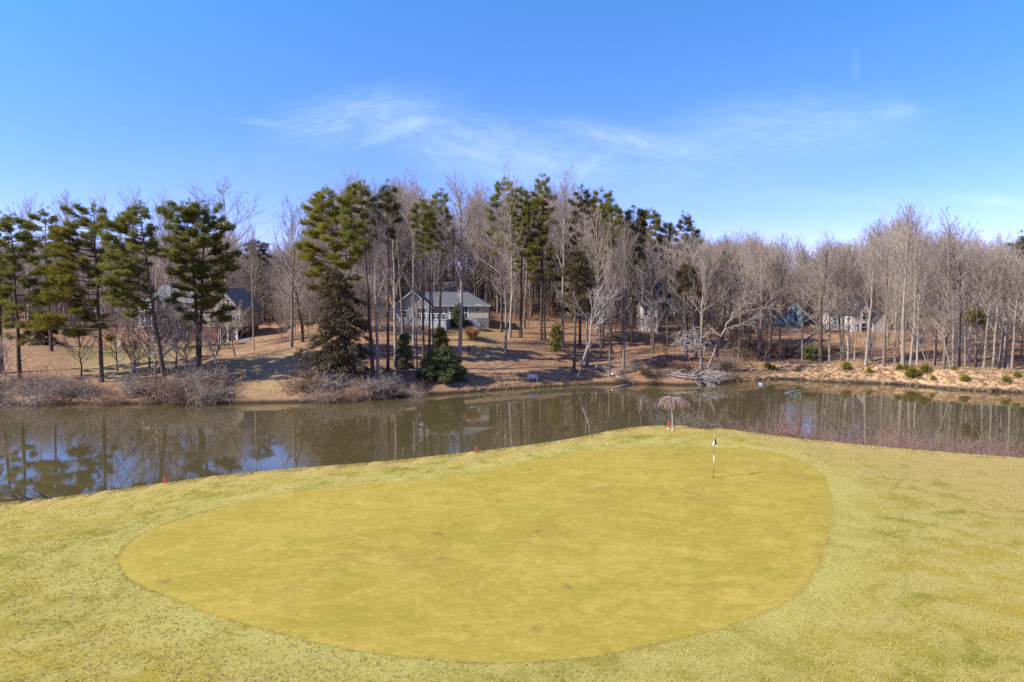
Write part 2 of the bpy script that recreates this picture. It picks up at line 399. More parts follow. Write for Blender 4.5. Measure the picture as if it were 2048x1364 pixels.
attr(me, 'gdist', np.clip(dg, 0, 10)); attr(me, 'fringe', np.clip(1 - (dg - .55) / .55, 0, 1) * (0.55 + .25 * np.sin(P2[:, 0] * .4)))
bd = (np.interp(P2[:, 0], XS, BY) - P2[:, 1])
attr(me, 'dry', np.clip(np.clip(1 - (bd - .3) / 2.2, 0, 1) * .8 + sstep(13, 26, P2[:, 0] + .25 * (P2[:, 1] - 25)) * .72, 0, 1))
setp(link('ground', me), kind='structure')
c0 = GB.mean(0); rings = np.concatenate([[0.0005, .02], np.linspace(.06, 1, 42)])
V = np.array([c0 + (GB - c0) * r for r in rings]); Vz = zN(V[..., 0], V[..., 1]) + .016
Vz[-1] -= .012
n = len(GB); I = np.arange(len(rings) * n).reshape(len(rings), n)
F = np.stack([I[:-1], np.roll(I[:-1], -1, 1), np.roll(I[1:], -1, 1), I[1:]], -1).reshape(-1, 4)[:, ::-1]
setp(link('putting_green', np_mesh('putting_green', np.concatenate([V, Vz[..., None]], -1), F, [mat_green()], True)), kind='structure')

# ------------------------------------------------------------------ far bank
fx = np.concatenate([np.arange(-260, -110, 4.), np.arange(-110, 120, .8), np.arange(120, 261, 4.)])
dd = np.concatenate([[-8, -5, -3, -1.5, -.8, -.3], np.arange(0, 12, .5), np.arange(12, 60, 1.), np.arange(60, 130, 3), np.arange(130, 500, 12)])
XX = np.repeat(fx[:, None], len(dd), 1); YY = shoreY(fx)[:, None] + dd[None, :]
ZZ = zF(XX, YY)
bump = NP.normal(0, 1, XX.shape); bump = (bump + np.roll(bump, 1, 0) + np.roll(bump, 1, 1)) / 3
U = 1024 + FPX * XX / YY; Dm = np.broadcast_to(dd[None, :], XX.shape)
damm = sstep(1475, 1530, U) * (Dm < 10.5 + np.clip((1600 - U) / 30, 0, 4))
ZZ = ZZ + bump * np.where((Dm > .4) & (Dm < 60), .05 - .035 * damm, .0)
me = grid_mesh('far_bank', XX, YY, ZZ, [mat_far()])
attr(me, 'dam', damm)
def gauss(u0, su, d0, sd): return np.exp(-((U - u0) / su) ** 2 - ((Dm - d0) / sd) ** 2)
attr(me, 'lawn', np.clip(1.2 * gauss(250, 130, 32, 20) + .9 * gauss(430, 60, 42, 6) + .55 * gauss(540, 60, 12, 9) + .7 * gauss(940, 60, 24, 7) + .35 * gauss(1640, 60, 26, 18) + .7 * gauss(1000, 40, 33, 5), 0, 1))
attr(me, 'tan', np.clip(.9 * gauss(540, 90, 14, 12) + .5 * gauss(250, 120, 18, 10) + .5 * gauss(950, 70, 20, 9) + .6 * gauss(1050, 110, 3, 4), 0, 1))
setp(link('far_bank', me), kind='structure')
mb = MB().poly([(-400, 10, 0), (400, 10, 0), (400, 135, 0), (-400, 135, 0)])
setp(mb.build('water', mat_water()), kind='structure')

# ------------------------------------------------------------------ tree generators
def unit(v): return v / (np.linalg.norm(v) + 1e-9)
class Segs:
    def __init__(s): s.a = []; s.b = []; s.ra = []; s.rb = []
    def add(s, a, b, ra, rb): s.a.append(a); s.b.append(b); s.ra.append(ra); s.rb.append(rb)
    def quads(s, n=3):
        A = np.array(s.a, float); B = np.array(s.b, float); ra = np.array(s.ra); rb = np.array(s.rb)
        d = B - A; L = np.linalg.norm(d, axis=1, keepdims=True) + 1e-9; d /= L
        ref = np.where(np.abs(d[:, 2:3]) > .9, np.array([[1., 0, 0]]), np.array([[0, 0, 1.]]))
        x = np.cross(d, ref); x /= np.linalg.norm(x, axis=1, keepdims=True) + 1e-9; y = np.cross(d, x)
        vs = []
        for C, r in ((A, ra), (B + d * .15 * rb[:, None], rb)):
            for j in range(n):
                t = 2 * math.pi * j / n
                vs.append(C + (x * math.cos(t) + y * math.sin(t)) * r[:, None])
        V = np.stack(vs, 1); m = len(A); base = (np.arange(m) * 2 * n)[:, None, None]
        q = np.array([[j, (j + 1) % n, n + (j + 1) % n, n + j] for j in range(n)])[None]
        return V.reshape(-1, 3), (base + q).reshape(-1, 4)
def tubeq(P, rad, n=8):
    P = np.array(P, float); rad = np.array(rad); d = np.gradient(P, axis=0); d /= np.linalg.norm(d, axis=1, keepdims=True) + 1e-9
    x = np.cross(d, np.array([0, 1., 0.02])); x /= np.linalg.norm(x, axis=1, keepdims=True) + 1e-9; y = np.cross(d, x)
    t = np.arange(n) * 2 * math.pi / n
    V = P[:, None] + (x[:, None] * np.cos(t)[None, :, None] + y[:, None] * np.sin(t)[None, :, None]) * rad[:, None, None]
    I = np.arange(len(P) * n).reshape(len(P), n)
    F = np.stack([I[:-1], np.roll(I[:-1], -1, 1), np.roll(I[1:], -1, 1), I[1:]], -1).reshape(-1, 4)
    return V.reshape(-1, 3), F
def merge(*vf):
    Vs = []; Fs = []; o = 0
    for V, F in vf: Vs.append(V); Fs.append(F + o); o += len(V)
    return np.concatenate(Vs), np.concatenate(Fs)
def trunk_path(g, H, lean=0.0, wob=.12, n=14, fork=None):
    z = np.linspace(0, 1, n); w = np.cumsum(g.normal(0, wob, (n, 2)), 0) * z[:, None]
    w -= w[-1:] * z[:, None] * .8
    return np.stack([w[:, 0] + lean * z ** 1.2, w[:, 1], z * H], -1)
def ipath(P, f):
    x = f * (len(P) - 1); i = int(min(x, len(P) - 2)); return P[i] * (1 - (x - i)) + P[i + 1] * (x - i)
def rotdir(d, ang, az):
    ref = np.array([0, 0, 1.]) if abs(d[2]) < .9 else np.array([1., 0, 0])
    x = unit(np.cross(d, ref)); y = np.cross(d, x)
    return unit(d * math.cos(ang) + (x * math.cos(az) + y * math.sin(az)) * math.sin(ang))
def bare_mesh(seed, H=25, r0=.2, cs=.4, spread=3.6, up=.9, nl=26, lean=0, tw=.011, wob=.1, droop=0., subs=8, twigs=6, side=None, peak=.35):
    g = np.random.default_rng(seed); P = trunk_path(g, H * .96, lean, wob)
    fz = np.linspace(0, 1, len(P)); rad = r0 * (1 - fz) ** .85 * (1 + .35 * np.exp(-fz * 30)) + .018
    S = Segs(); az0 = g.uniform(0, 6.28)
    for i in range(nl):
        fl = (i + g.uniform(0, 1)) / nl; f = cs + (1 - cs) * fl
        if i < 2 and g.random() < .5: f = cs * g.uniform(.55, 1)
        p = ipath(P, min(f, .985)); az = az0 + i * 2.4 + g.normal(0, .4)
        if side is not None and g.random() < .75: az = side + g.normal(0, .7)
        L = spread * (.42 + .75 * math.exp(-((fl - peak) / .38) ** 2)) * g.uniform(.65, 1.25)
        el = up * g.uniform(.55, 1.15) + .35 * fl; d = np.array([math.cos(az) * math.cos(el), math.sin(az) * math.cos(el), math.sin(el)])
        r = min(r0 * .42 * (1.1 - f) + .02, .02 + L * .012); ns = 6; q = p.copy(); pts = [q]; ds = [d]
        for k in range(ns):
            d = unit(d + g.normal(0, .13, 3) + np.array([0, 0, .11 - droop * .42 * (k / ns)])); q2 = q + d * L / ns * 1.15
            ra = r * (1 - k / ns) ** .8 + tw; rb = r * (1 - (k + 1) / ns) ** .8 + tw
            S.add(q, q2, ra, rb); q = q2; pts.append(q); ds.append(d)
        nsub = max(3, int(subs * (.6 + .5 * L / spread)))
        for j in range(nsub):
            t = .18 + .82 * (j + g.random()) / nsub; kk = min(int(t * ns), ns - 1)
            p1 = pts[kk] * (1 - (t * ns - kk)) + pts[kk + 1] * (t * ns - kk)
            l1 = L * .50 * (1.15 - .6 * t) * g.uniform(.6, 1.3); d1 = rotdir(ds[kk], g.uniform(.45, .85), g.uniform(0, 6.28)); d1 = unit(d1 + np.array([0, 0, .25 - droop * .8]))
            q = p1; sub = [q]; sd = [d1]
            for k in range(4):
                d1 = unit(d1 + g.normal(0, .14, 3) + np.array([0, 0, .08 - droop * .35])); q2 = q + d1 * l1 / 4
                S.add(q, q2, tw * (1.5 - .2 * k), tw * (1.3 - .2 * k)); q = q2; sub.append(q); sd.append(d1)
            for h in range(twigs):
                t2 = g.uniform(.2, 1) * 4; k2 = min(int(t2), 3); p2 = sub[k2] * (1 - (t2 - k2)) + sub[k2 + 1] * (t2 - k2)
                d2 = unit(rotdir(sd[k2], g.uniform(.3, .8), g.uniform(0, 6.28)) + np.array([0, 0, .2 - droop * .6])); l2 = l1 * g.uniform(.25, .6)
                m_ = p2 + d2 * l2 * .5; e_ = m_ + unit(d2 + g.normal(0, .2, 3) + np.array([0, 0, .1 - droop * .3])) * l2 * .5
                S.add(p2, m_, tw * .85, tw * .65); S.add(m_, e_, tw * .65, tw * .35)
    return tubeq(P, rad, 8), S.quads(3), P
def needles(g, C, k, ln, wd, up=.25, spread=.15, out=None):
    """k pointed blades round each clump centre"""
    n = len(C); base = np.repeat(C, k, 0) + g.normal(0, spread, (n * k, 3)) * np.array([1, 1, .8])
    d = g.normal(0, 1, (n * k, 3)); d[:, 2] = d[:, 2] * .6 + up
    if out is not None: d += np.repeat(out, k, 0) * .8
    d /= np.linalg.norm(d, axis=1, keepdims=True)
    w = np.cross(d, g.normal(0, 1, (n * k, 3))); w /= np.linalg.norm(w, axis=1, keepdims=True) + 1e-9
    L = ln * g.uniform(.6, 1.25, (n * k, 1)); W = wd * g.uniform(.7, 1.3, (n * k, 1))
    V = np.stack([base - w * W, base + w * W, base + d * L], 1)
    return V.reshape(-1, 3), np.arange(n * k * 3).reshape(-1, 3)
def pine_mesh(seed, H, prof, lean=0., r0=.24, nl=46, dens=1.0, style='pine', stems=1, needle=(.40, .029), k=13, droop=0., wob=.1, depth=.85):
    """prof: list of (f, radius, offset-x) from the top down"""
    g = np.random.default_rng(seed); prof = sorted(prof); pf = [p[0] for p in prof]; pr = [p[1] for p in prof]; po = [p[2] for p in prof]
    parts = []; S = Segs(); C = []; O = []
    for st in range(stems):
        l2 = lean + (0 if stems == 1 else (-1.3 if st == 0 else 1.5)); Hs = H * (1 if st == 0 else .985)
        P = trunk_path(g, Hs * .985, l2, wob)
        fz = np.linspace(0, 1, len(P)); rad = r0 * (1 - fz * .93) ** .9 * (1 + .3 * np.exp(-fz * 30)); parts.append(tubeq(P, rad, 9))
        f0 = min(pf); n_l = int(nl / stems * (1 if stems == 1 else 1.3) * (.96 if style == 'pine' else 1)); az0 = g.uniform(0, 6.28)
        for i in range(n_l):
            f = f0 + (1 - f0) * ((i + g.uniform(0, 1)) / n_l) ** .8; az = az0 + i * 2.399 + g.normal(0, .3)
            rr = np.interp(f, pf, pr) * g.uniform(.72, 1.18); ox = np.interp(f, pf, po)
            if style == 'pine' and g.random() < .12: rr *= .5
            if style == 'cedar': rr *= g.choice([.55, .8, 1., 1.1, 1.25])
            tgt = np.array([ox + math.cos(az) * rr, math.sin(az) * rr * depth, 0]); p = ipath(P, min(f - (.035 * f if style == 'pine' else 0), .99))
            L = np.linalg.norm(tgt) + .2; hd = tgt / L
            rise = (.06 + .34 * f ** 2) * L * g.uniform(.3, 1.3) if style == 'pine' else (-.12 - droop * .25) * L
            if stems > 1: L *= .8
            ns = 5; q = p.copy(); pts = [q]; lr = min(.03 + .012 * L, r0 * .45)
            for s_ in range(ns):
                t = (s_ + 1) / ns; e = p + hd * L * t + np.array([0, 0, rise * t ** (1.5 if style == 'pine' else 1)]) + g.normal(0, .05 * L / ns + .03, 3)
                S.add(q, e, lr * (1 - .85 * s_ / ns), lr * (1 - .85 * t)); q = e; pts.append(q)
            # branchlets with clumps
            nb = max(4, int((4 + L * 3.4) * dens))
            for b in range(nb):
                t = (.42 if style == 'pine' else .12) + (.58 if style == 'pine' else .88) * (b + g.random()) / nb
                kk = min(int(t * ns), ns - 1); p1 = pts[kk] * (1 - (t * ns - kk)) + pts[kk + 1] * (t * ns - kk)
                side = np.array([-hd[1], hd[0], 0]) * g.choice([-1, 1]); l1 = (.35 + (.42 if style == 'pine' else .30) * L * (1.15 - t)) * g.uniform(.5, 1.25)
                d1 = unit(hd * .7 + side * g.uniform(.2, 1) + np.array([0, 0, g.uniform(-.05, .55) - droop * .5])); e = p1 + d1 * l1
                S.add(p1, e, .02, .012)
                m = 2 + int(l1 * (3.0 if style == 'pine' else 2.2))
                for c_ in range(m):
                    tt = .35 + .65 * (c_ + 1) / m; C.append(p1 + d1 * l1 * tt + g.normal(0, .14 if style == 'pine' else .07, 3) + np.array([0, 0, .08])); O.append(d1)
            C.append(pts[-1]); O.append(hd)
        for q_ in range(9 if style == 'pine' else 0):
            f = f0 * g.uniform(.45, 1.05); p = ipath(P, max(.05, f)); az = g.uniform(0, 6.28); d_ = unit(np.array([math.cos(az), math.sin(az), g.uniform(-.2, .35)])); l_ = g.uniform(.6, 2.4)
            m_ = p + d_ * l_ * .55; e = m_ + unit(d_ + g.normal(0, .3, 3)) * l_ * .45; S.add(p, m_, .035, .022); S.add(m_, e, .022, .008)
        for _ in range(int(10 * dens)): C.append(P[-1] + g.normal(0, .3, 3) + np.array([0, 0, -.1])); O.append(np.array([0, 0, 1.]))
    parts.append(S.quads(4))
    wood = merge(*parts); fol = needles(g, np.array(C), k, needle[0], needle[1], .30 - droop * .5, .11 if style == 'pine' else .14, np.array(O))
    return wood, fol

def place_thing(name, label, cat, loc, parts, group=None, rz=0., scale=(1, 1, 1), rx=0., ry=0.):
    t = thing(name, label, cat, loc, 0, group); t.rotation_euler = (rx, ry, rz); t.scale = scale
    for pn, me in parts: link(pn, me, t)
    return t

# ------------------------------------------------------------------ pines, measured in the photograph: outline rows are (y, left, right) in its pixels
PINES = [
 # base, top, outline, look, label
 ((4,747),(-8,418),[(418,-30,20),(470,-45,25),(560,-42,25),(640,-30,20)],PINE_NEEDLE,.26,40,1,'tall pine cut by the left edge of the photograph, standing in the brush'),
 ((40,762),(22,427),[(427,2,60),(470,-15,75),(560,-10,85),(640,5,80),(690,12,58)],PINE_NEEDLE,.26,52,1,'leaning tall pine on the bank, nearest to the pine at the photo edge'),
 ((103,703),(88,416),[(416,70,118),(445,45,124),(490,60,120),(545,80,112)],PINE_NEEDLE,.24,30,1,'pine farther up the left lawn with a bare trunk and flat dark crown'),
 ((203,765),(186,405),[(405,152,218),(440,130,222),(480,102,215),(540,98,215),(600,68,202),(650,72,228),(684,95,215)],PINE_YELLOW,.27,62,1,'tall pine with yellow green boughs reaching low over the left lawn'),
 ((331,775),(276,398),[(398,262,294),(430,238,308),(480,208,310),(540,206,306),(600,208,300),(632,240,298)],PINE_NEEDLE,.27,58,1,'pine leaning to the left in front of the white two storey porch'),
 ((398,746),(390,395),[(395,352,428),(425,318,458),(480,325,470),(520,312,488),(580,338,472),(622,332,482),(652,362,474)],PINE_NEEDLE,.28,74,2,'wide dark pine with two trunks in front of the tan house'),
 ((690,716),(654,369),[(369,640,668),(410,612,690),(470,604,718),(540,606,715),(592,620,700)],PINE_YELLOW,.24,64,1,'dense yellow green pine rising behind the dark cedar'),
 ((746,758),(721,357),[(357,702,742),(400,676,752),(450,688,756),(500,700,748)],PINE_NEEDLE,.27,38,1,'pine with a black trunk standing right beside a pale trunk at the bank'),
 ((776,744),(774,361),[(361,762,795),(400,748,800),(440,748,797),(482,756,790)],PINE_DULL,.20,26,1,'sparse brownish pine left of the grey ranch house'),
 ((847,718),(845,395),[(395,836,860),(430,820,868),(470,825,864),(505,836,858)],PINE_NEEDLE,.19,24,1,'slim pine with thin dark tufts in front of the ranch house deck'),
 ((859,699),(862,402),[(402,850,874),(440,847,880),(480,852,875)],PINE_NEEDLE,.18,18,1,'thin pine directly behind the slim dark tufted pine by the deck'),
 ((878,681),(882,376),[(376,871,893),(410,868,904),(460,856,914),(496,860,910)],PINE_NEEDLE,.20,32,1,'pine before the deck corner with drooping boughs above the roof'),
 ((1003,664),(1009,350),[(350,996,1022),(380,985,1035),(420,976,1040),(460,980,1044),(505,990,1032)],PINE_NEEDLE,.24,44,1,'tall bushy topped pine right of the big round bare tree'),
 ((1042,675),(1043,367),[(367,1030,1056),(400,1018,1062),(440,1016,1060),(500,1025,1065),(545,1022,1058)],PINE_NEEDLE,.23,40,1,'dark pine between two taller pines behind the lawn'),
 ((1082,679),(1086,344),[(344,1077,1096),(380,1062,1108),(430,1036,1110),(480,1030,1108),(520,1045,1104),(562,1060,1098)],PINE_YELLOW,.24,56,1,'tallest pine right of the house, thick pointed yellow green crown'),
 ((1090,681),(1074,392),[(392,1060,1086),(430,1045,1092),(480,1050,1090)],PINE_NEEDLE,.19,22,1,'thin pine with its trunk touching the tallest pine'),
 ((1160,692),(1162,369),[(369,1148,1178),(420,1131,1195),(470,1136,1198),(520,1122,1195),(570,1112,1190),(622,1122,1180)],PINE_DULL,.22,52,1,'dull olive pine with boughs hanging to the middle of its trunk'),
 ((1148,744),(1150,498),[(498,1132,1166),(540,1121,1184),(590,1126,1190),(622,1142,1198)],CEDAR_LEAF,.22,40,1,'dark evergreen with a black trunk beside the white forked tree'),
 ((1206,697),(1204,374),[(374,1190,1218),(410,1180,1234),(450,1176,1238),(500,1181,1234),(542,1190,1228)],PINE_YELLOW,.22,46,1,'pine with a rounded green head over the brush filled hollow'),
 ((1222,708),(1226,395),[(395,1212,1236),(430,1206,1246),(480,1202,1246)],PINE_NEEDLE,.19,24,1,'pine with a dark flag shaped top leaning right over the hollow'),
 ((1262,693),(1269,408),[(408,1255,1285),(440,1240,1295),(490,1236,1300),(532,1246,1290)],PINE_DULL,.2,42,1,'broad dull pine above the fallen logs'),
 ((1303,693),(1299,413),[(413,1285,1312),(450,1280,1318),(492,1290,1314)],PINE_YELLOW,.19,26,1,'bright topped pine left of the cream gable'),
 ((1335,693),(1331,440),[(440,1322,1342),(470,1313,1348),(500,1318,1345),(542,1325,1343)],PINE_YELLOW,.19,30,1,'small headed yellow green pine in front of the cream gable'),
 ((1375,703),(1368,425),[(425,1362,1376),(450,1351,1386),(480,1346,1408),(522,1352,1400)],PINE_DULL,.19,30,1,'pine with a pointed spire and a brown bough to its right'),
 ((1372,722),(1372,528),[(528,1356,1390),(560,1351,1410),(592,1366,1404)],CEDAR_LEAF,.18,26,1,'dark ragged evergreen right of the cream gable'),
 ((1460,683),(1455,500),[(500,1441,1474),(540,1431,1480),(582,1441,1474)],PINE_DULL,.18,36,1,'olive round headed pine in the wood behind the leaning white tree'),
 ((2052,722),(2046,465),[(465,2030,2062),(500,2006,2076),(540,2020,2082),(602,2032,2080)],PINE_DULL,.22,44,1,'brownish green pine cut by the right edge of the photograph'),
 ((1950,724),(1947,617),[(617,1940,1958),(632,1931,1967),(645,1936,1960)],SAPLING_LEAF,.07,20,1,'thin young pine with one bright tuft in the grey wood'),
 ((530,642),(516,480),[(480,498,538),(520,490,550),(562,496,544)],CEDAR_LEAF,.22,36,1,'distant dark pine above the driveway'),
]
for i, (b, tp, prof, mt, r0, nl, stems, lab) in enumerate(PINES):
    base = on_far(*b); top = at_y(tp[0], tp[1], base[1]); H = top[2] - base[2]; mpp = base[1] / FPX
    lean = top[0] - base[0]; pf = []
    for (y, xl, xr) in prof:
        f = (at_y(0, y, base[1])[2] - base[2]) / H; tx = base[0] + lean * max(f, 0) ** 1.2
        xc = ((xl + xr) / 2 - 1024) * mpp
        pf.append((min(max(f, .05), .99), (xr - xl) / 2 * mpp * .96, (xc - tx) * .9))
    wood, fol = pine_mesh(100 + i, H, pf, lean, r0 * 1.1, nl, 1.0, 'pine' if mt is not CEDAR_LEAF else 'cedar', stems, k=16)
    place_thing('pine_tree', lab, 'pine tree', base - np.array([0, 0, .15]), [('trunk', np_mesh('pine_trunk', *wood, [BARK_DARK], True)), ('crown', np_mesh('pine_crown', *fol, [mt]))], 'pines along the far bank')
# cedar, evergreen shrub and young conifers
CON = [('cedar_tree',(712,760),(664,535),[(535,652,690),(580,640,718),(640,617,734),(700,606,738),(742,626,734)],CEDAR_LEAF,.24,90,1.0,'large dark brown cedar with drooping boughs at the water edge','cedar tree',1.1),
 ('evergreen_shrub',(882,757),(882,694),[(694,866,900),(712,846,918),(735,838,930),(754,842,926)],SHRUB_LEAF,.10,64,1.5,'broad bushy green conifer on the bank left of the person','shrub',.5),
 ('young_conifer',(806,748),(808,668),[(668,803,813),(700,796,824),(738,796,834)],SHRUB_LEAF,.07,34,1.0,'thin brownish young conifer left of the bushy green conifer','young tree',.3),
 ('young_conifer',(884,697),(881,655),[(655,877,885),(675,868,894),(694,866,900)],SAPLING_LEAF,.06,24,.9,'pale young conifer just above the bushy green conifer','young tree',.3),
 ('young_conifer',(1113,712),(1112,650),[(650,1107,1117),(675,1104,1122),(705,1105,1124)],SAPLING_LEAF,.05,24,.8,'slender yellow green sapling on the leaf covered slope','young tree',.2),
 ('young_conifer',(88,690),(86,640),[(640,80,94),(665,62,112),(688,50,120)],CEDAR_LEAF,.08,34,1.2,'black green bush in the shade at the far left','shrub',.4),
 ('young_conifer',(1624,722),(1622,694),[(694,1617,1629),(710,1612,1634),(720,1610,1640)],SHRUB_LEAF,.05,24,1.2,'small dull green conifer behind the dam next to a dark trunk','young tree',.3)]
for i, (nm, b, tp, prof, mt, r0, nl, dens, lab, cat, dr) in enumerate(CON):
    base = on_far(*b); top = at_y(tp[0], tp[1], base[1]); H = top[2] - base[2]; mpp = base[1] / FPX; lean = top[0] - base[0]; pf = []
    for (y, xl, xr) in prof:
        f = (at_y(0, y, base[1])[2] - base[2]) / H; tx = base[0] + lean * max(f, 0) ** 1.2
        pf.append((min(max(f, .03), .98), (xr - xl) / 2 * mpp * .95, ((xl + xr) / 2 - 1024) * mpp - tx))
    wood, fol = pine_mesh(300 + i, H, pf, lean, r0, nl * (2 if 'shrub' in nm else 1), dens, 'bush' if 'shrub' in nm else 'cedar', 1, (.26, .045), 12, dr, .05)
    place_thing(nm, lab, cat, base - np.array([0, 0, .1]), [('trunk', np_mesh(nm + '_trunk', *wood, [BARK_DARK], True)), ('crown', np_mesh(nm + '_crown', *fol, [mt]))])
# pine seedlings on the dam
SAPS = [(1692,741,15,1),(1738,748,11,.8),(1798,742,11,1),(1812,742,10,1),(1824,757,19,1.25),(1850,746,16,1.1),(1866,762,9,1),(1908,741,8,.9),(1929,763,12,1.2),(2012,767,13,1.2),(2034,756,11,1.2),(1535,738,12,1.1),(1546,741,9,1.0),(1596,744,8,1)]
LAB = ['bright upright pine seedling alone on the dam near its left part','dull pine seedling on the dam right of the bright upright one','flat pine seedling at the dam crest, leftmost of a cluster of four','pine seedling behind the fullest seedling of the dam cluster','fullest yellow green pine seedling low in the dam cluster','tall narrow pine seedling on the right of the dam cluster','tiny low pine seedling under the narrow seedling','tiny pine seedling on the dam crest line','round pine seedling alone low on the dam slope','dull pine seedling low on the dam near the right edge','bright pine seedling above the dull one near the right edge','dark evergreen seedling in the shaded left end of the dam','second dark seedling in the shaded left end of the dam','low greenish seedling on the left dam slope']
sap_me = []
for s in range(4):
    w, f = pine_mesh(400 + s, 1.3, [(.05, .55, 0), (.5, .5, 0), (.98, .08, 0)], 0, .03, 26, .8, 'pine', 1, (.22, .03), 10, -.2, .02)
    sap_me.append((np_mesh('seedling_stem', *w, [BARK_DARK]), np_mesh('seedling_crown', *f, [SAPLING_LEAF])))
for i, (px, py, h, wf) in enumerate(SAPS):
    b = on_far(px, py); H = .8 * h * b[1] / FPX; m = sap_me[i % 4]
    place_thing('pine_seedling', LAB[i], 'young tree', b, [('stem', m[0]), ('crown', m[1])], 'pine seedlings on the dam', rnd.uniform(0, 6), (H / 1.3 * wf, H / 1.3 * wf, H / 1.3))

# ------------------------------------------------------------------ bare trees: a pool of shapes, copied
POOL = []
for s in range(12):
    tall = s < 8
    tr, cr, _ = bare_mesh(500 + s, 25, .19 if tall else .16, [.42,.5,.38,.55,.45,.35,.5,.6,.3,.35,.28,.4][s], [5.6,5.0,6.2,4.6,5.8,6.6,5.2,4.6,6.0,6.6,5.8,6.2][s], [.82,.9,.75,.92,.8,.7,.88,.85,.65,.62,.72,.8][s], 25, rnd.uniform(-.5, .5), .0125, .12, subs=9, twigs=8, peak=.30)
    POOL.append((tr, cr))
def pool_me(i, bark, twig, cache={}):
    k = (i, bark.name)
    if k not in cache:
        tr, cr = POOL[i]; cache[k] = (np_mesh('bare_trunk', *tr, [bark], True), np_mesh('bare_crown', *cr, [twig]))
    return cache[k]
BK = {'p': (BARK_PALE, TWIG_PALE), 'g': (BARK_GREY, TWIG_GREY), 'd': (BARK_DARK, TWIG_GREY)}
def put_bare(loc, H, width, tdia, look, label, var=None, lean=0., group=None):
    var = rnd.randrange(12) if var is None else var; bark, twig = BK[look]; a, c = pool_me(var, bark, twig)
    sxy = width / 6.2; sz = H / 25.5
    t = place_thing('bare_tree', label, 'bare tree', np.array(loc) - np.array([0, 0, .15]), [], group, rnd.uniform(0, 6.28), (1, 1, sz))
    if lean: t.rotation_euler = (0, math.atan2(lean, H), t.rotation_euler[2])
    ta = link('trunk', a, t); ca = link('crown', c, t)
    st = max(.35, min(2.2, tdia / .40)); ta.scale = (st, st, 1); ca.scale = (sxy, sxy, 1)
    return t
# trunk scaling moves the trunk line, so keep both near the same axis
BARES = [ # base, top, crown width px, trunk width px, look, label
 ((756,758),(749,400),48,7,'p','pale trunk beside the black trunked pine at the bank'),
 ((792,737),(792,372),52,7,'p','straight pale tree left of the house, second from the black trunked pine'),
 ((806,677),(805,358),50,6,'g','grey tree close to the left gable of the ranch house'),
 ((835,754),(838,470),28,4,'g','thin grey tree standing low on the bank before the left gable'),
 ((867,696),(865,420),28,4,'g','slender grey tree in front of the deck wall'),
 ((698,692),(690,343),62,5,'g','tall bare tree whose crown shows above the yellow green pine'),
 ((828,690),(828,343),70,5,'p','tall bare tree whose crown tops the left gable'),
 ((919,716),(934,347),90,8.5,'p','big pale bare tree with a round crown, the person beside its trunk'),
 ((1011,707),(1005,420),32,5,'p','slim whitish tree alone in the middle of the leafy slope'),
 ((1020,675),(1018,336),64,6,'p','very tall bare tree behind the bushy topped pine'),
 ((1048,656),(1046,400),34,6,'g','grey trunk at the back edge of the leafy slope'),
 ((1125,692),(1126,336),62,6,'p','tall pale bare tree right of the tallest pine, limbs sweeping upward'),
 ((1174,733),(1176,440),34,6,'g','grey trunk just behind the white forked tree'),
 ((1219,754),(1216,478),30,4,'g','thin grey tree at the water edge beside the fallen log'),
 ((1247,737),(1245,432),30,5,'g','thin trunk right of the fallen log'),
 ((1402,739),(1400,470),46,6,'p','whitish tree beside the leaning white tree'),
 ((583,694),(568,402),74,7,'g','dark bare tree with open limbs left of the cedar'),
 ((75,652),(72,392),58,3.2,'p','sparse bare crown showing between the first tall pines at the left'),
 ((150,652),(148,388),56,3.2,'p','sparse bare crown showing left of the pine with low yellow green boughs'),
 ((212,652),(211,394),36,2.6,'p','narrow bare crown showing right of the pine with low yellow green boughs'),
 ((278,652),(278,381),48,3,'p','bare crown rising behind the leaning pine by the white porch'),
 ((336,652),(334,388),44,3,'p','bare crown showing between the leaning pine and the two trunked pine'),
 ((508,700),(507,448),28,3,'p','very thin pale tree beside the driveway'),
 ((450,664),(450,366),92,5,'p','large rounded bare crown behind the two trunked pine'),
 ((1641,727),(1640,470),46,9,'d','thick dark trunk behind the dam'),
 ((1805,736),(1800,408),74,7,'p','tall pale tree with the highest crown in the wood behind the dam'),
 ((1820,737),(1824,418),50,6,'p','pale tree next to the highest crown behind the dam'),
 ((1886,738),(1892,424),84,7,'g','tree with the second highest wide crown behind the dam'),
 ((2014,741),(2012,466),48,9,'p','stout pale trunk near the right edge behind the dam'),
 ((1767,733),(1768,470),40,6,'g','darker straight trunk in front of the white gabled house, right side'),
 ((1731,732),(1733,478),40,6,'p','pale trunk before the middle of the white gabled house'),
 ((1559,716),(1560,470),56,5,'g','grey tree left of the brick chimney'),
]
for b, tp, w, td, lk, lab in BARES:
    base = on_far(*b); top = at_y(tp[0], tp[1], base[1]); mpp = base[1] / FPX
    put_bare(base, top[2] - base[2], w * mpp, td * mpp, lk, lab, None, top[0] - base[0], 'single bare trees')
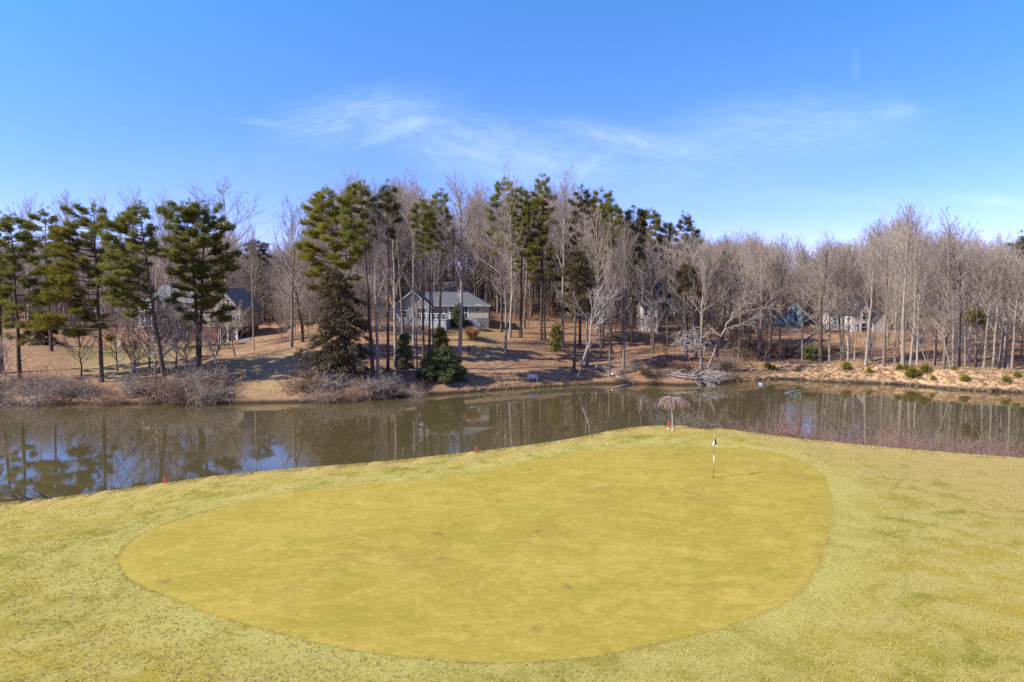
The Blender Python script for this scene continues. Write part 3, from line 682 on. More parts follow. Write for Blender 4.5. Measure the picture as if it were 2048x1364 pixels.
# background woods, each tree its own thing
def scatter(n, pxr, Dr, topf, looks, label, group, wr=(5, 9), minsep=1.6, avoid=()):
    pts = []; k = 0
    while len(pts) < n and k < n * 60:
        k += 1; px = rnd.uniform(*pxr); D = Dr[0] + (Dr[1] - Dr[0]) * rnd.random() ** 1.15; X = (px - 1024) / FPX * D
        if any((X - a) ** 2 + (D - b) ** 2 < minsep ** 2 for a, b in pts): continue
        if any(x0 < px < x1 and D > (d0 if d0 > 112 else 115) and D < d1 for x0, x1, d0, d1 in avoid): continue
        if D < shoreY(X) + 9: continue
        pts.append((X, D)); z = float(zF(X, D)); ty = topf(px) + abs(rnd.gauss(0, 20)) * (1 if D < 190 else .5)
        H = HCAM + (590 - ty) * D / FPX - z; H = max(11, min(H, 30))
        put_bare((X, D, z), H, rnd.uniform(*wr), rnd.choice([.16, .22, .28, .34, .42, .52]), rnd.choice(looks), label, None, rnd.gauss(0, 2.2 if rnd.random() < .25 else .5), group)
def skyline(px):
    return np.interp(px, [-100,0,60,150,210,280,330,400,450,500,540,600,640,700,800,870,930,1020,1130,1200,1260,1330,1420,1500,1560,1620,1700,1800,1850,1890,1950,2048,2150], [462,465,462,465,468,462,458,446,440,480,490,470,390,355,350,370,360,350,350,390,420,440,460,465,458,475,450,430,465,440,470,470,470])
HOUSES = [(330,490,118,150),(240,330,124,146),(760,990,112,150),(868,935,150,180),(1285,1360,109,190),(1553,1650,108,178),(1662,1775,108,170)]
scatter(74, (1440, 2110), (112, 205), lambda p: skyline(p) + 4, 'ppgg', 'slim bare tree in the dense wood behind the dam', 'bare trees behind the dam', (4.2, 8), 1.7, HOUSES)
scatter(52, (1190, 1470), (112, 200), lambda p: skyline(p) + 14, 'ggpd', 'slim bare tree in the hollow between the ranch house and the dam', 'bare trees in the hollow', (3.5, 7), 1.6, HOUSES)
scatter(56, (610, 1200), (128, 210), lambda p: skyline(p) + 6, 'ggp', 'bare tree in the wood behind the ranch house', 'bare trees behind the ranch house', (4.5, 8), 2.0, HOUSES)
scatter(44, (-70, 600), (152, 230), lambda p: skyline(p) + 6, 'gpg', 'bare tree in the wood behind the tan house on the left', 'bare trees behind the tan house', (6, 10), 2.6, HOUSES)
for px in (1479,1519,1540,1607,1662,1688,1698,1711,1746,1793,1838,1872,1910,1922,1935,1957,1972,1990,2003,2028,2064,2080):
    D = float(shoreY((px - 1024) / FPX * 103)) + rnd.uniform(9.5, 14); X = (px - 1024) / FPX * D; z = float(zF(X, D)); ty = skyline(px) + rnd.uniform(5, 50)
    put_bare((X, D, z), HCAM + (590 - ty) * D / FPX - z, rnd.uniform(3.2, 5.5), rnd.uniform(.30, .52), rnd.choice('ppg'), 'pale slim trunk in the front row directly behind the dam crest', None, rnd.gauss(0, .6), 'front row of trunks behind the dam')
# the far-off wood beyond them reads as one mass: points that carry whole trees
wc = bpy.data.collections.new('wood_shapes')
for s in range(8):
    hi = s < 5
    tr, cr, _ = bare_mesh(700 + s, 24 if hi else 9, .19 if hi else .06, .2 if hi else .12, 6.0 if hi else 3.6, .8, 22, 0, .0155 if hi else .014, .14, 0, 7, 6)
    V, F = merge((tr[0], tr[1]), cr); k = len(tr[1])
    wo = bpy.data.objects.new('wood_shape', np_mesh('wood_shape', V, F, [(BARK_PALE, BARK_GREY, BARK_GREY, BARK_PALE)[s % 4], TWIG_GREY], False, np.concatenate([np.zeros(k), np.ones(len(F) - k)]).astype(int))); wc.objects.link(wo)
g = np.random.default_rng(77); pts = []; scl = []; idx = []; rot = []
while len(pts) < 2350:
    low = g.random() < .45; px = g.uniform(-220, 2270) if len(pts) < 2000 else g.uniform(560, 1320); D = (112 + 213 * g.random() ** 1.5 if low else (g.uniform(150, 310) if len(pts) < 2000 else g.uniform(145, 200))); X = (px - 1024) / FPX * D
    if D < shoreY(X) + (13 if px > 1450 else 20): continue
    if px < 560 and D < 150: continue
    if low and 780 < px < 1180 and D < 142: continue
    if low and 1600 < px < 1700 and D < 150 and g.random() < .6: continue
    if any(x0 < px < x1 and (d0 if d0 > 112 else 115) < D < d1 for x0, x1, d0, d1 in HOUSES): continue
    z = float(zF(X, D)); pts.append((X, D, z - .1)); rot.append((0, 0, g.uniform(0, 6.28)))
    if low: k = g.uniform(.5, 1.15); idx.append(5 + int(g.integers(3))); scl.append((k, k, k * g.uniform(.9, 1.2)))
    else:
        H = HCAM + (590 - (skyline(px) + 14 + abs(g.normal(0, 22)))) * D / FPX - z; H = max(13, min(H, 29)) * g.uniform(.85, 1); idx.append(int(g.integers(5))); k = g.uniform(.85, 1.3); scl.append((k, k, H / 24.5))
me = bpy.data.meshes.new('distant_woods'); me.from_pydata(pts, [], [])
me.attributes.new('w_scale', 'FLOAT_VECTOR', 'POINT').data.foreach_set('vector', np.array(scl, np.float32).ravel())
me.attributes.new('w_rot', 'FLOAT_VECTOR', 'POINT').data.foreach_set('vector', np.array(rot, np.float32).ravel())
me.attributes.new('w_idx', 'INT', 'POINT').data.foreach_set('value', np.array(idx, np.int32))
ng = bpy.data.node_groups.new('plant_wood', 'GeometryNodeTree'); ng.interface.new_socket('Geometry', in_out='INPUT', socket_type='NodeSocketGeometry'); ng.interface.new_socket('Geometry', in_out='OUTPUT', socket_type='NodeSocketGeometry')
N_ = ng.nodes; gi = N_.new('NodeGroupInput'); go = N_.new('NodeGroupOutput'); iop = N_.new('GeometryNodeInstanceOnPoints'); ci = N_.new('GeometryNodeCollectionInfo')
ci.inputs['Collection'].default_value = wc; ci.inputs['Separate Children'].default_value = True; ci.inputs['Reset Children'].default_value = True
def nat(nm, dt): n_ = N_.new('GeometryNodeInputNamedAttribute'); n_.data_type = dt; n_.inputs['Name'].default_value = nm; return [o_ for o_ in n_.outputs if o_.enabled and o_.name == 'Attribute'][0]
ng.links.new(gi.outputs[0], iop.inputs['Points']); ng.links.new(ci.outputs[0], iop.inputs['Instance']); iop.inputs['Pick Instance'].default_value = True
ng.links.new(nat('w_idx', 'INT'), iop.inputs['Instance Index']); ng.links.new(nat('w_rot', 'FLOAT_VECTOR'), iop.inputs['Rotation']); ng.links.new(nat('w_scale', 'FLOAT_VECTOR'), iop.inputs['Scale']); ng.links.new(iop.outputs[0], go.inputs[0])
o = link('distant_woods', me); o.modifiers.new('plant', 'NODES').node_group = ng
setp(o, 'grey leafless wood closing the view on the hills behind everything', 'woods', None, 'stuff')

# special bare trees
def special(name, seed, b, tp, label, bark, twig, **kw):
    base = on_far(*b); top = at_y(tp[0], tp[1], base[1]); H = top[2] - base[2]
    tr, cr, _ = bare_mesh(seed, H, lean=top[0] - base[0], **kw)
    return place_thing(name, label, 'bare tree', base - np.array([0, 0, .1]), [('trunk', np_mesh('special_trunk', *tr, [bark], True)), ('crown', np_mesh('special_crown', *cr, [twig]))])
special('bare_tree', 801, (1155,757), (1196,585), 'white forked small tree with bright twigs leaning right by the water', BARK_PALE, TWIG_WHITE, r0=.16, cs=.45, spread=4.2, up=.55, nl=20, tw=.022, wob=.25, subs=7, twigs=5, side=.3)
special('bare_tree', 802, (1416,735), (1490,585), 'white tree leaning hard to the right with hanging bright branches', BARK_PALE, TWIG_PALE, r0=.19, cs=.35, spread=5.4, up=.25, nl=20, tw=.022, wob=.3, subs=8, twigs=5, droop=.55, side=0.1)
special('bare_tree', 803, (1403,742), (1395,665), 'low arching white branches left of the leaning white tree', BARK_GREY, TWIG_WHITE, r0=.10, cs=.5, spread=3.6, up=.5, nl=12, tw=.02, wob=.15, subs=6, twigs=5, droop=.9, side=math.pi)
special('bare_tree', 804, (1583,706), (1700,612), 'fallen looking pale tree arched to the right in front of the teal house', BARK_GREY, TWIG_WHITE, r0=.18, cs=.3, spread=4.2, up=.2, nl=18, tw=.022, wob=.2, subs=8, twigs=5, droop=.35, side=.1)
special('bare_tree', 805, (605,684), (585,475), 'crooked dark tree forking low beside the cedar', BARK_DARK, TWIG_GREY, r0=.22, cs=.25, spread=5.2, up=.75, nl=22, tw=.016, wob=.5)
special('bare_tree', 806, (312,768), (316,612), 'tangled grey white tree in front of the tan house', BARK_GREY, TWIG_PALE, r0=.14, cs=.2, spread=4.6, up=.55, nl=30, tw=.02, wob=.35, droop=.25, subs=9)
special('bare_tree', 807, (268,747), (270,690), 'small vase shaped bare tree on the left lawn', BARK_GREY, TWIG_GREY, r0=.14, cs=.22, spread=3.0, up=.95, nl=16, tw=.018, wob=.1)
special('bare_tree', 808, (445,770), (414,664), 'thin sapling leaning left over the orange lawn', BARK_GREY, TWIG_GREY, r0=.08, cs=.4, spread=1.6, up=.6, nl=14, tw=.014, wob=.1)
special('bare_tree', 809, (162,752), (166,655), 'small dark bare tree between two tall pines on the left', BARK_DARK, TWIG_GREY, r0=.10, cs=.25, spread=2.8, up=.6, nl=18, tw=.016, wob=.3)
special('bare_tree', 810, (1858,740), (1830,640), 'thin white trunk leaning left behind the dam', BARK_PALE, TWIG_PALE, r0=.13, cs=.5, spread=2.2, up=.8, nl=12, tw=.016, wob=.1)
special('bare_tree', 811, (1901,740), (1878,630), 'thin white trunk leaning left, the farther right of two behind the dam', BARK_PALE, TWIG_PALE, r0=.13, cs=.5, spread=2.2, up=.8, nl=12, tw=.016, wob=.1)
special('bare_tree', 812, (5,775), (-25,690), 'pale leafless thicket tree at the left photo edge by the water', BARK_GREY, TWIG_PALE, r0=.08, cs=.15, spread=3.0, up=.6, nl=22, tw=.018, wob=.2)

for px, py, ty in ((316,706,452),(350,703,438),(378,706,470),(420,700,455),(438,697,480)):
    b = on_far(px, py); put_bare(b, at_y(px, ty, b[1])[2] - b[2], rnd.uniform(4, 6), .3, rnd.choice('gp'), 'thin bare trunk standing before the walls of the tan house', None, rnd.gauss(0, .6), 'thin trunks before the tan house')
TANG = [((300,748),(296,640),'grey tangled small tree before the left part of the tan house'),((352,735),(352,625),'pale twiggy small tree before the brick base of the tan house'),((376,752),(384,650),'pale twiggy small tree at the foot of the two trunked pine'),((428,728),(436,640),'small bare tree before the white carport posts'),((470,712),(462,618),'thin bare tree at the right corner of the tan house'),((236,742),(232,630),'twiggy small tree in front of the wooden playset')]
for i, (b, tp, lab) in enumerate(TANG):
    special('bare_tree', 860 + i, b, tp, lab, BARK_GREY, TWIG_PALE, r0=.10, cs=.18, spread=3.6, up=.6, nl=24, tw=.013, wob=.25, subs=9, twigs=7)
# beeches that keep their rusty leaves
def leaves(g, C, n, spread, size):
    P = np.repeat(C, n, 0) + g.normal(0, spread, (len(C) * n, 3)); a = g.normal(0, 1, P.shape); a /= np.linalg.norm(a, axis=1, keepdims=True)
    b = np.cross(a, g.normal(0, 1, P.shape)); b /= np.linalg.norm(b, axis=1, keepdims=True); s = size * g.uniform(.6, 1.3, (len(P), 1))
    V = np.stack([P - a * s, P + b * s * .6, P + a * s, P - b * s * .6], 1); return V.reshape(-1, 3), np.arange(len(P) * 4).reshape(-1, 4)
beech = []
for s in range(4):
    tr, cr, P = bare_mesh(820 + s, 8, .07, .15, 2.4, .35, 30, 0, .01, .06, 0, 6, 4)
    gg = np.random.default_rng(s); idx = gg.choice(len(cr[0]), 420); lv = leaves(gg, cr[0][idx], 4, .12, .085)
    beech.append((np_mesh('beech_trunk', *merge(tr, cr), [BARK_GREY]), np_mesh('beech_crown', *lv, [BEECH_LEAF]), np_mesh('beech_crown', *lv, [RUST_LEAF])))
BE = [(1040,662,85,1,0),(1056,655,60,.8,0),(1472,690,66,1,1),(1492,712,110,1.3,1),(1500,690,92,1.2,0),(1468,722,60,1,1),(1440,700,50,.9,1),(1302,690,60,.9,0),(1280,680,50,.9,0),(1350,700,44,.9,0),(1330,715,40,.9,1),(1096,652,50,.9,0),(985,650,50,.7,0),(560,655,60,1.1,0),(540,660,44,1.2,0),(1840,708,36,1.2,0),(1770,700,30,1.1,0),(1700,700,26,1.2,1),(1640,605,50,1.3,0),(1530,728,70,1.2,1),(1560,727,40,1.2,1)]
for i, (px, py, h, wf, k) in enumerate(BE):
    b = on_far(px, py); H = h * b[1] / FPX; m = beech[i % 4]
    place_thing('beech_tree', 'small understorey tree still holding rusty tan leaves among bare trunks', 'small tree', b, [('trunk', m[0]), ('crown', m[1 + k])], 'small trees with tan leaves', rnd.uniform(0, 6), (H / 8.5 * wf, H / 8.5 * wf, H / 8.5))

# ------------------------------------------------------------------ brush and shrubs
def shrub_mesh(seed, n=34, H=1.6, W=1.7, tw=.013, arch=.6, twigs=7):
    g = np.random.default_rng(seed); S = Segs()
    for i in range(n):
        az = g.uniform(0, 6.28); q = np.array([g.normal(0, W * .28), g.normal(0, W * .28), -.1]); el = g.uniform(.7, 1.5); L = H * g.uniform(.6, 1.3)
        d = np.array([math.cos(az) * math.cos(el), math.sin(az) * math.cos(el), math.sin(el)]); pts = [q]
        for k in range(6):
            d = unit(d + g.normal(0, .22, 3) + np.array([math.cos(az) * .12, math.sin(az) * .12, -arch * .35 * k / 6])); q2 = q + d * L / 6; S.add(q, q2, tw * (1.4 - .17 * k), tw * (1.2 - .17 * k)); q = q2; pts.append(q)
        for j in range(twigs):
            k = g.integers(1, 7); p = pts[k]; d2 = unit(g.normal(0, 1, 3) + np.array([0, 0, .4])); l = L * g.uniform(.15, .45); m_ = p + d2 * l * .5; e = m_ + unit(d2 + g.normal(0, .4, 3)) * l * .5
            S.add(p, m_, tw * .7, tw * .5); S.add(m_, e, tw * .5, tw * .3)
    return S.quads(3)
BR = [[np_mesh('brush', *shrub_mesh(900 + s, 54, 1.7, 2.0, .015, .8, 11), [mt]) for s in range(4)] for mt in (TWIG_GREY, TWIG_PALE, BARK_DARK, TWIG_BROWN)]
RD = [np_mesh('red_shrub', *shrub_mesh(920 + s, 46, 2.3, 1.7, .0095, .15, 9), [TWIG_RED]) for s in range(4)]
def shrub(me, loc, s, label, group, name='bare_shrub', sz=1.0):
    o = link(name, me, None, loc); o.rotation_euler = (0, 0, rnd.uniform(0, 6.28)); o.scale = (s, s, s * sz); return setp(o, label, 'shrub', group)
nb = 0
for i in range(96):                                   # far bank on the left
    px = (rnd.uniform(-25, 465) if i % 3 == 0 else max(-25, min(468, rnd.gauss(rnd.choice([0, 40, 95, 150, 215, 345, 410, 445]), 14)))) if i < 72 else rnd.gauss(rnd.choice([640, 690, 740]), 20); d = rnd.uniform(-.4, 7.5 if px < 470 else 4.5); X = (px - 1024) / FPX * (84 + d); Y = float(shoreY(X)) + d
    shrub(BR[rnd.choice([0, 1, 1, 1, 3, 3, 3])][rnd.randrange(4)], (X, Y, float(zF(X, Y)) - .05), rnd.choice([.45, .6, .8, 1.0, 1.2, 1.5, 1.9]), 'tangled leafless grey brush on the far bank below the pines', 'brush on the far bank')
for i in range(30):
    px = rnd.uniform(760, 860) if i < 10 else rnd.uniform(1235, 1500); d = rnd.uniform(-.3, 2.0 if i < 10 else 7.0); X = (px - 1024) / FPX * (97 + d); Y = float(shoreY(X)) + d
    shrub(BR[rnd.choice([0, 2, 2])][rnd.randrange(4)], (X, Y, float(zF(X, Y)) - .05), rnd.uniform(.5, .85) if i < 10 else rnd.uniform(.7, 1.15), 'dark leafless brush along the shaded water edge', 'dark brush at the water edge')
for i in range(26):
    px = rnd.uniform(1470, 1680); D = rnd.uniform(116, 132); X = (px - 1024) / FPX * D
    shrub(BR[rnd.choice([2, 3, 3])][rnd.randrange(4)], (X, D, float(zF(X, D)) - .05), rnd.uniform(.9, 1.6), 'dark brown thicket shrub in the shade behind the left end of the dam', 'thicket behind the dam')
for i in range(44):                                    # dam toe
    px = rnd.uniform(1580, 2080); X = (px - 1024) / FPX * 99; Y = float(shoreY(X)) + rnd.uniform(-.2, .5)
    shrub(BR[rnd.choice([0, 2])][rnd.randrange(4)], (X, Y, float(zF(X, Y)) - .1), rnd.uniform(.22, .42), 'low dry brush clump at the foot of the dam', 'brush clumps at the foot of the dam')
for i in range(72):                                    # red osier on our own shore
    px = rnd.uniform(1512, 2120) if i > 9 else rnd.uniform(1512, 1600); D = 46; X = (px - 1024) / FPX * D
    if 1672 < px < 1700 and rnd.random() < .7: px += 40
    t_ = rnd.uniform(3.6, 5.6); X = (px - 1024) / FPX * (float(browY(X)) + t_); Y = float(browY(X)) + t_; z = max(float(zN(X, Y)), -.2)
    topz = HCAM + (590 - np.interp(px, [1512, 1560, 1640, 1750, 1850, 2048], [846, 846, 853, 866, 872, 886]) - rnd.uniform(-7, 12)) * Y / FPX
    s = (topz - z) / 2.3 * rnd.uniform(.8, 1.12)
    shrub(RD[rnd.randrange(4)], (X, Y, z), s * .85, 'red brown leafless shrub in the row at the near water edge', 'red brown shrubs at the near water edge', 'bare_shrub', 1.18)
b = at_y(1500, 862, 50.5); X, Y = b[0], float(browY(b[0])) + 2.2; z = float(zN(X, Y))
gg = np.random.default_rng(5); w_ = shrub_mesh(931, 46, 2.0, 1.2, .012, .4, 8); lv = leaves(gg, w_[0][gg.choice(len(w_[0]), 500)], 3, .08, .05)
place_thing('leafy_shrub', 'orange brown shrub with dead leaves, left end of the red shrub row', 'shrub', (X, Y, z), [('stem', np_mesh('leafy_stem', *w_, [TWIG_RED])), ('crown', np_mesh('leafy_crown', *lv, [RUST_LEAF]))], scale=(.8, .8, 1.15))
# straw coloured ornamental grass clump on the lawn
def clump(seed, n, H, W, lean=.5, wd=.02):
    g = np.random.default_rng(seed); az = g.uniform(0, 6.28, n); r = W * np.sqrt(g.uniform(0, 1, n)) * .45; L = H * g.uniform(.35, 1.1, n); o = g.uniform(.1, 1, n) * lean
    p0 = np.stack([np.cos(az) * r, np.sin(az) * r, np.zeros(n)], -1); h = np.stack([np.cos(az), np.sin(az), np.zeros(n)], -1); sd = np.stack([-np.sin(az + g.normal(0, .6, n)), np.cos(az), np.zeros(n)], -1) * wd
    p1 = p0 + h * (o * L * .35)[:, None] + np.array([0, 0, 1]) * (L * .65)[:, None]; p2 = p0 + h * (o * L * 1.0)[:, None] + np.array([0, 0, 1]) * (L * (1 - .35 * o))[:, None]
    V = np.stack([p0 - sd, p0 + sd, p1 + sd * .8, p1 - sd * .8, p1 + sd * .8, p1 - sd * .8, p2, p2 + sd * .1], 1)
    F = (np.arange(n) * 8)[:, None, None] + np.array([[0, 1, 2, 3], [5, 4, 7, 6]])[None]
    return V.reshape(-1, 3), F.reshape(-1, 4)
b = on_far(945, 678)
o = link('ornamental_grass', np_mesh('ornamental_grass', *clump(1, 1700, 2.4, 1.0, 1.35, .022), [STRAW_BLADE]), None, b); setp(o, 'large straw orange clump of dry ornamental grass on the lawn', 'grass clump')
# dry grass on the dam and the sunny shore: one mass nobody could count
vs = []; fs = []; off = 0; g = np.random.default_rng(12)
cl = [clump(40 + s, 26, .38, .45, .9, .02) for s in range(6)]
for i in range(2700):
    if i < 1900: px = g.uniform(1490, 2090); d = g.uniform(-.1, 8.5)
    else: px = g.uniform(940, 1180); d = g.uniform(.1, 6)
    X = (px - 1024) / FPX * (100 + d); Y = float(shoreY(X)) + d; z = float(zF(X, Y)); V, F = cl[i % 6]; s = g.uniform(.6, 1.4) * (1 if i < 1900 else .6); a = g.uniform(0, 6.28); c, q = math.cos(a), math.sin(a)
    vs.append(np.stack([(V[:, 0] * c - V[:, 1] * q) * s + X, (V[:, 0] * q + V[:, 1] * c) * s + Y, V[:, 2] * s + z], -1)); fs.append(F + off); off += len(V)
setp(link('dry_grass', np_mesh('dry_grass', np.concatenate(vs), np.concatenate(fs), [FERN_DRY])), 'dry straw coloured grass covering the dam and the sunny shore', 'grass', None, 'stuff')

# short grass blades of the rough around the putting green
def mat_blades():
    m, t = newmat('rough_grass_blade'); g_ = t.n('ShaderNodeNewGeometry'); tc = t.n('ShaderNodeTexCoord'); r = g_.outputs['Random Per Island']
    f = t.noise(tc.outputs['Object'], .5, 4, .6); c = t.mix(t.ramp(f, .35, .65), (.27, .235, .036), (.42, .345, .068))
    c = t.mix(t.ramp(r, .45, .55), c, (.48, .41, .12)); c = t.mix(t.ramp(r, .90, .92), c, (.20, .20, .035))
    t.out(t.pbr(c, .8, None, spec=.15).outputs[0]); return m
NTF = 62000; g = np.random.default_rng(21); Y = 13.5 + 36 * g.uniform(0, 1, NTF) ** 1.7; X = g.uniform(-.82, .82, NTF) * Y + g.normal(0, .5, NTF)
cl_ = np.sin(X * 2.1 + np.sin(Y * 1.7) * 1.5) * np.cos(Y * 2.6 + np.sin(X * 1.3)) + g.normal(0, .6, NTF); kp = cl_ > -.35; X = np.repeat(X[kp], 9); Y = np.repeat(Y[kp], 9); X = X + g.normal(0, .022, len(X)); Y = Y + g.normal(0, .022, len(Y))
P = np.stack([X, Y], -1); ok = (Y < browY(X) + .5) & ~inside(P, GB[::2]); P = P[ok]
be = g.uniform(-34, 34, 40000); be = np.stack([be, browY(be) + g.normal(0, .25, len(be))], -1); ge = GB[g.integers(0, len(GB), 9000)]; ge2 = GB[(np.searchsorted(np.arange(len(GB)), 0) + g.integers(0, len(GB), 9000)) % len(GB)]; ei = g.integers(0, len(GB), 9000); ge = GB[ei] + (GB[(ei + 1) % len(GB)] - GB[ei]) * g.uniform(0, 1, (9000, 1)) + g.normal(0, .045, (9000, 2)); P = np.concatenate([P, ge, be])
n = len(P); z = zN(P[:, 0], P[:, 1]); az = g.uniform(0, 6.28, n); el = g.uniform(.25, 1.2, n); L = g.uniform(.025, .06, n); L[-len(be):] *= 1.7
d = np.stack([np.cos(az) * np.cos(el), np.sin(az) * np.cos(el), np.sin(el)], -1) * L[:, None]; sd = np.stack([-np.sin(az), np.cos(az), 0 * az], -1) * g.uniform(.003, .007, n)[:, None] * (1 + P[:, 1:2] / 40)
p0 = np.stack([P[:, 0], P[:, 1], z - .004], -1)
V = np.stack([p0 - sd, p0 + sd, p0 + d], 1).reshape(-1, 3)
setp(link('rough_grass', np_mesh('rough_grass', V, np.arange(n * 3).reshape(-1, 3), [mat_blades()])), 'short pale mown grass of the rough around the putting green', 'grass', None, 'stuff')

# ------------------------------------------------------------------ things on the golf hole
WHITE = simple('white_paint', (.78, .78, .76), (.68, .68, .66), 3, .5, .05, .005, .4)
BLACKC = simple('black_cloth', (.022, .022, .024), (.012, .012, .013), 8, .8, .2, .01, .3)
BLACKP = simple('dark_pole', (.06, .045, .03), (.03, .024, .02), 9, .5, .05, .004, .4)
YELP = simple('pale_yellow_pole', (.62, .55, .30), (.5, .45, .25), 9, .5, .05, .004, .4)
REDP = simple('red_paint', (.72, .06, .045), (.6, .05, .04), 9, .6, .1, .005, .3)
STONE = simple('pale_stone', (.55, .52, .46), (.36, .33, .28), 5, .9, .6, .03, .2)
b = on_near(1427, 956); HP = (at_y(1428, 866, b[1])[2] - b[2])
t = thing('golf_flagstick', 'flagstick in the hole with a drooping black and white flag', 'flagstick', b)
MB().tube([(0, 0, 0), (0, 0, HP * .29)], .012, 10).build('lower_pole', BLACKP, t, True)
MB().tube([(0, 0, HP * .29), (0, 0, HP * .51)], .017, 10).build('white_band', WHITE, t, True)
MB().tube([(0, 0, HP * .51), (0, 0, HP * .67)], .012, 10).build('middle_pole', BLACKP, t, True)
MB().tube([(0, 0, HP * .67), (0, 0, HP * .99)], .013, 10).build('upper_pole', YELP, t, True)
MB().tube([(0, 0, HP * .99), (0, 0, HP * 1.0)], [.02, .012], 10).build('pole_cap', BLACKP, t, True)
MB().tube([(0, 0, .020), (0, 0, .024)], .054, 20).build('cup', BLACKC, t)
# flag hanging limp from the top, folds in depth; black upper part, white lower corner
def flag_part(zone):
    vv = []; ff = []; nu, nv = 9, 17
    for j in range(nv + 1):
        v = j / nv; zz = HP * (.985 - .255 * v)
        xl = -.002 - .085 * max(0, v - .62) / .38 ; xr = .012 + .115 * min(v / .88, 1) ** 1.1 - .03 * max(0, (v - .88) / .12)
        for i in range(nu + 1):
            u = i / nu; x = xl + (xr - xl) * u
            y = .045 * math.sin(u * 8 + v * 3) * (.3 + .7 * v) + .01
            vv.append((x, y, zz - .035 * u * v))
    for j in range(nv):
        for i in range(nu):
            u = (i + .5) / nu; v = (j + .5) / nv
            white = v > .60 + .36 * u
            if white == (zone == 'w'):
                a = j * (nu + 1) + i; ff.append((a, a + 1, a + nu + 2, a + nu + 1))
    me = bpy.data.meshes.new('flag'); me.from_pydata(vv, [], ff)
    me.materials.append(WHITE if zone == 'w' else BLACKC); me.polygons.foreach_set('use_smooth', [True] * len(ff)); me.update()
    o = link('flag_' + ('corner' if zone == 'w' else 'cloth'), me, t); o['label'] = 'white lower corner of the flag' if zone == 'w' else 'black cloth of the flag'
    m = o.modifiers.new('thick', 'SOLIDIFY'); m.thickness = .004
flag_part('b'); flag_part('w')
for (px, py, h, lab, lean) in ((328, 968, 13, 'red hazard stake leaning on the left bank of the green', .06), (951, 906, 12, 'red hazard stake at the brow near the middle of the pond', .0), (1338, 853, 11, 'red hazard stake beside the weeping tree', .0)):
    b = on_near(px, py); H = h * b[1] / FPX; t = thing('hazard_stake', lab, 'stake', b, 0, 'red hazard stakes')
    MB().box((lean * .5, 0, H * .5 - .05), (.075, .075, H + .1), rot=Matrix.Rotation(lean * 2, 3, 'Y')).build('post', REDP, t)
    MB().tube([(lean, 0, H - .01), (lean * 1.15, 0, H + .035)], [.036, .008], 4).build('point', REDP, t)
# weeping tree
b = on_near(1345, 858); H = (at_y(1345, 792, b[1])[2] - b[2]); g = np.random.default_rng(31)
P = np.array([(0.02, 0, 0), (0, .01, .25 * H), (-.03, 0, .5 * H), (-.05, 0, .72 * H), (-.04, 0, .88 * H)]); tr = tubeq(P, [.07, .055, .05, .048, .04], 8); S = Segs()
for i in range(210):
    az = g.uniform(0, 6.28); out = g.uniform(.25, 1.08); q = P[-1] + np.array([0, 0, g.uniform(-.12, .02)]); r = .019; hgt = g.uniform(.05, .26); dr = g.uniform(.5, 1.0)
    pts = [q + np.array([math.cos(az) * out * s, math.sin(az) * out * s, hgt * math.sin(min(s * 1.7, 1) * 1.57) - .62 * dr * max(0, s - .38) ** 1.6 * 1.6]) + g.normal(0, .015, 3) for s in np.linspace(0, 1, 9)]
    for k in range(8): S.add(pts[k], pts[k + 1], r * (1 - k / 10), r * (1 - (k + 1) / 10))
    for k in range(3, 9):
        e = pts[k] + np.array([g.normal(0, .06), g.normal(0, .06), -g.uniform(.08, .25)]); S.add(pts[k], e, .010, .006)
WEEP = simple('weeping_twig', (.42, .31, .26), (.28, .19, .16), 3, .95, 0, .01, .1)
place_thing('weeping_tree', 'small weeping leafless tree with a pale trunk at the edge of the green', 'tree', b, [('trunk', np_mesh('weeping_trunk', *tr, [BARK_PALE], True)), ('crown', np_mesh('weeping_crown', *S.quads(3), [WEEP]))])
def rock(seed, r, flat=.4):
    g = np.random.default_rng(seed); n, m_ = 9, 6; V = []
    for j in range(m_ + 1):
        for i in range(n):
            th = math.pi * j / m_; ph = 2 * math.pi * i / n; k = r * g.uniform(.8, 1.15); V.append((k * math.sin(th) * math.cos(ph), k * math.sin(th) * math.sin(ph), k * flat * math.cos(th)))
    I = np.arange((m_ + 1) * n).reshape(m_ + 1, n); return np.array(V), np.stack([I[:-1], np.roll(I[:-1], -1, 1), np.roll(I[1:], -1, 1), I[1:]], -1).reshape(-1, 4)
for i, (px, py, lab) in enumerate(((1337, 858, 'pale flat stone left of the weeping tree trunk'), (1346, 860, 'pale flat stone in front of the weeping tree trunk'))):
    b = on_near(px, py); setp(link('stone', np_mesh('stone', *rock(i, .13, .45), [STONE]), None, b + np.array([0, 0, .01])), lab, 'stone', 'stones by the weeping tree')
# driftwood on our bank at the left
b = at_z(62, 1001, 0.15); S = Segs(); g = np.random.default_rng(8)
for i in range(26):
    q = np.array([g.uniform(-1.3, 1.3), 0, 0]); d = unit(np.array([g.normal(0, 1), g.normal(0, .5), g.uniform(-.1, .5)])); 
    for k in range(4): e = q + d * .28; S.add(q, e, .03 - .006 * k, .025 - .006 * k); q = e; d = unit(d + g.normal(0, .25, 3))
S.add(np.array([-1.5, 0, 0]), np.array([1.5, 0, .03]), .05, .04)
setp(link('driftwood', np_mesh('driftwood', *S.quads(4), [BARK_GREY]), None, on_near(62, 1002) + np.array([0, .3, .02])), 'tangle of driftwood at the left end of the near bank', 'driftwood')

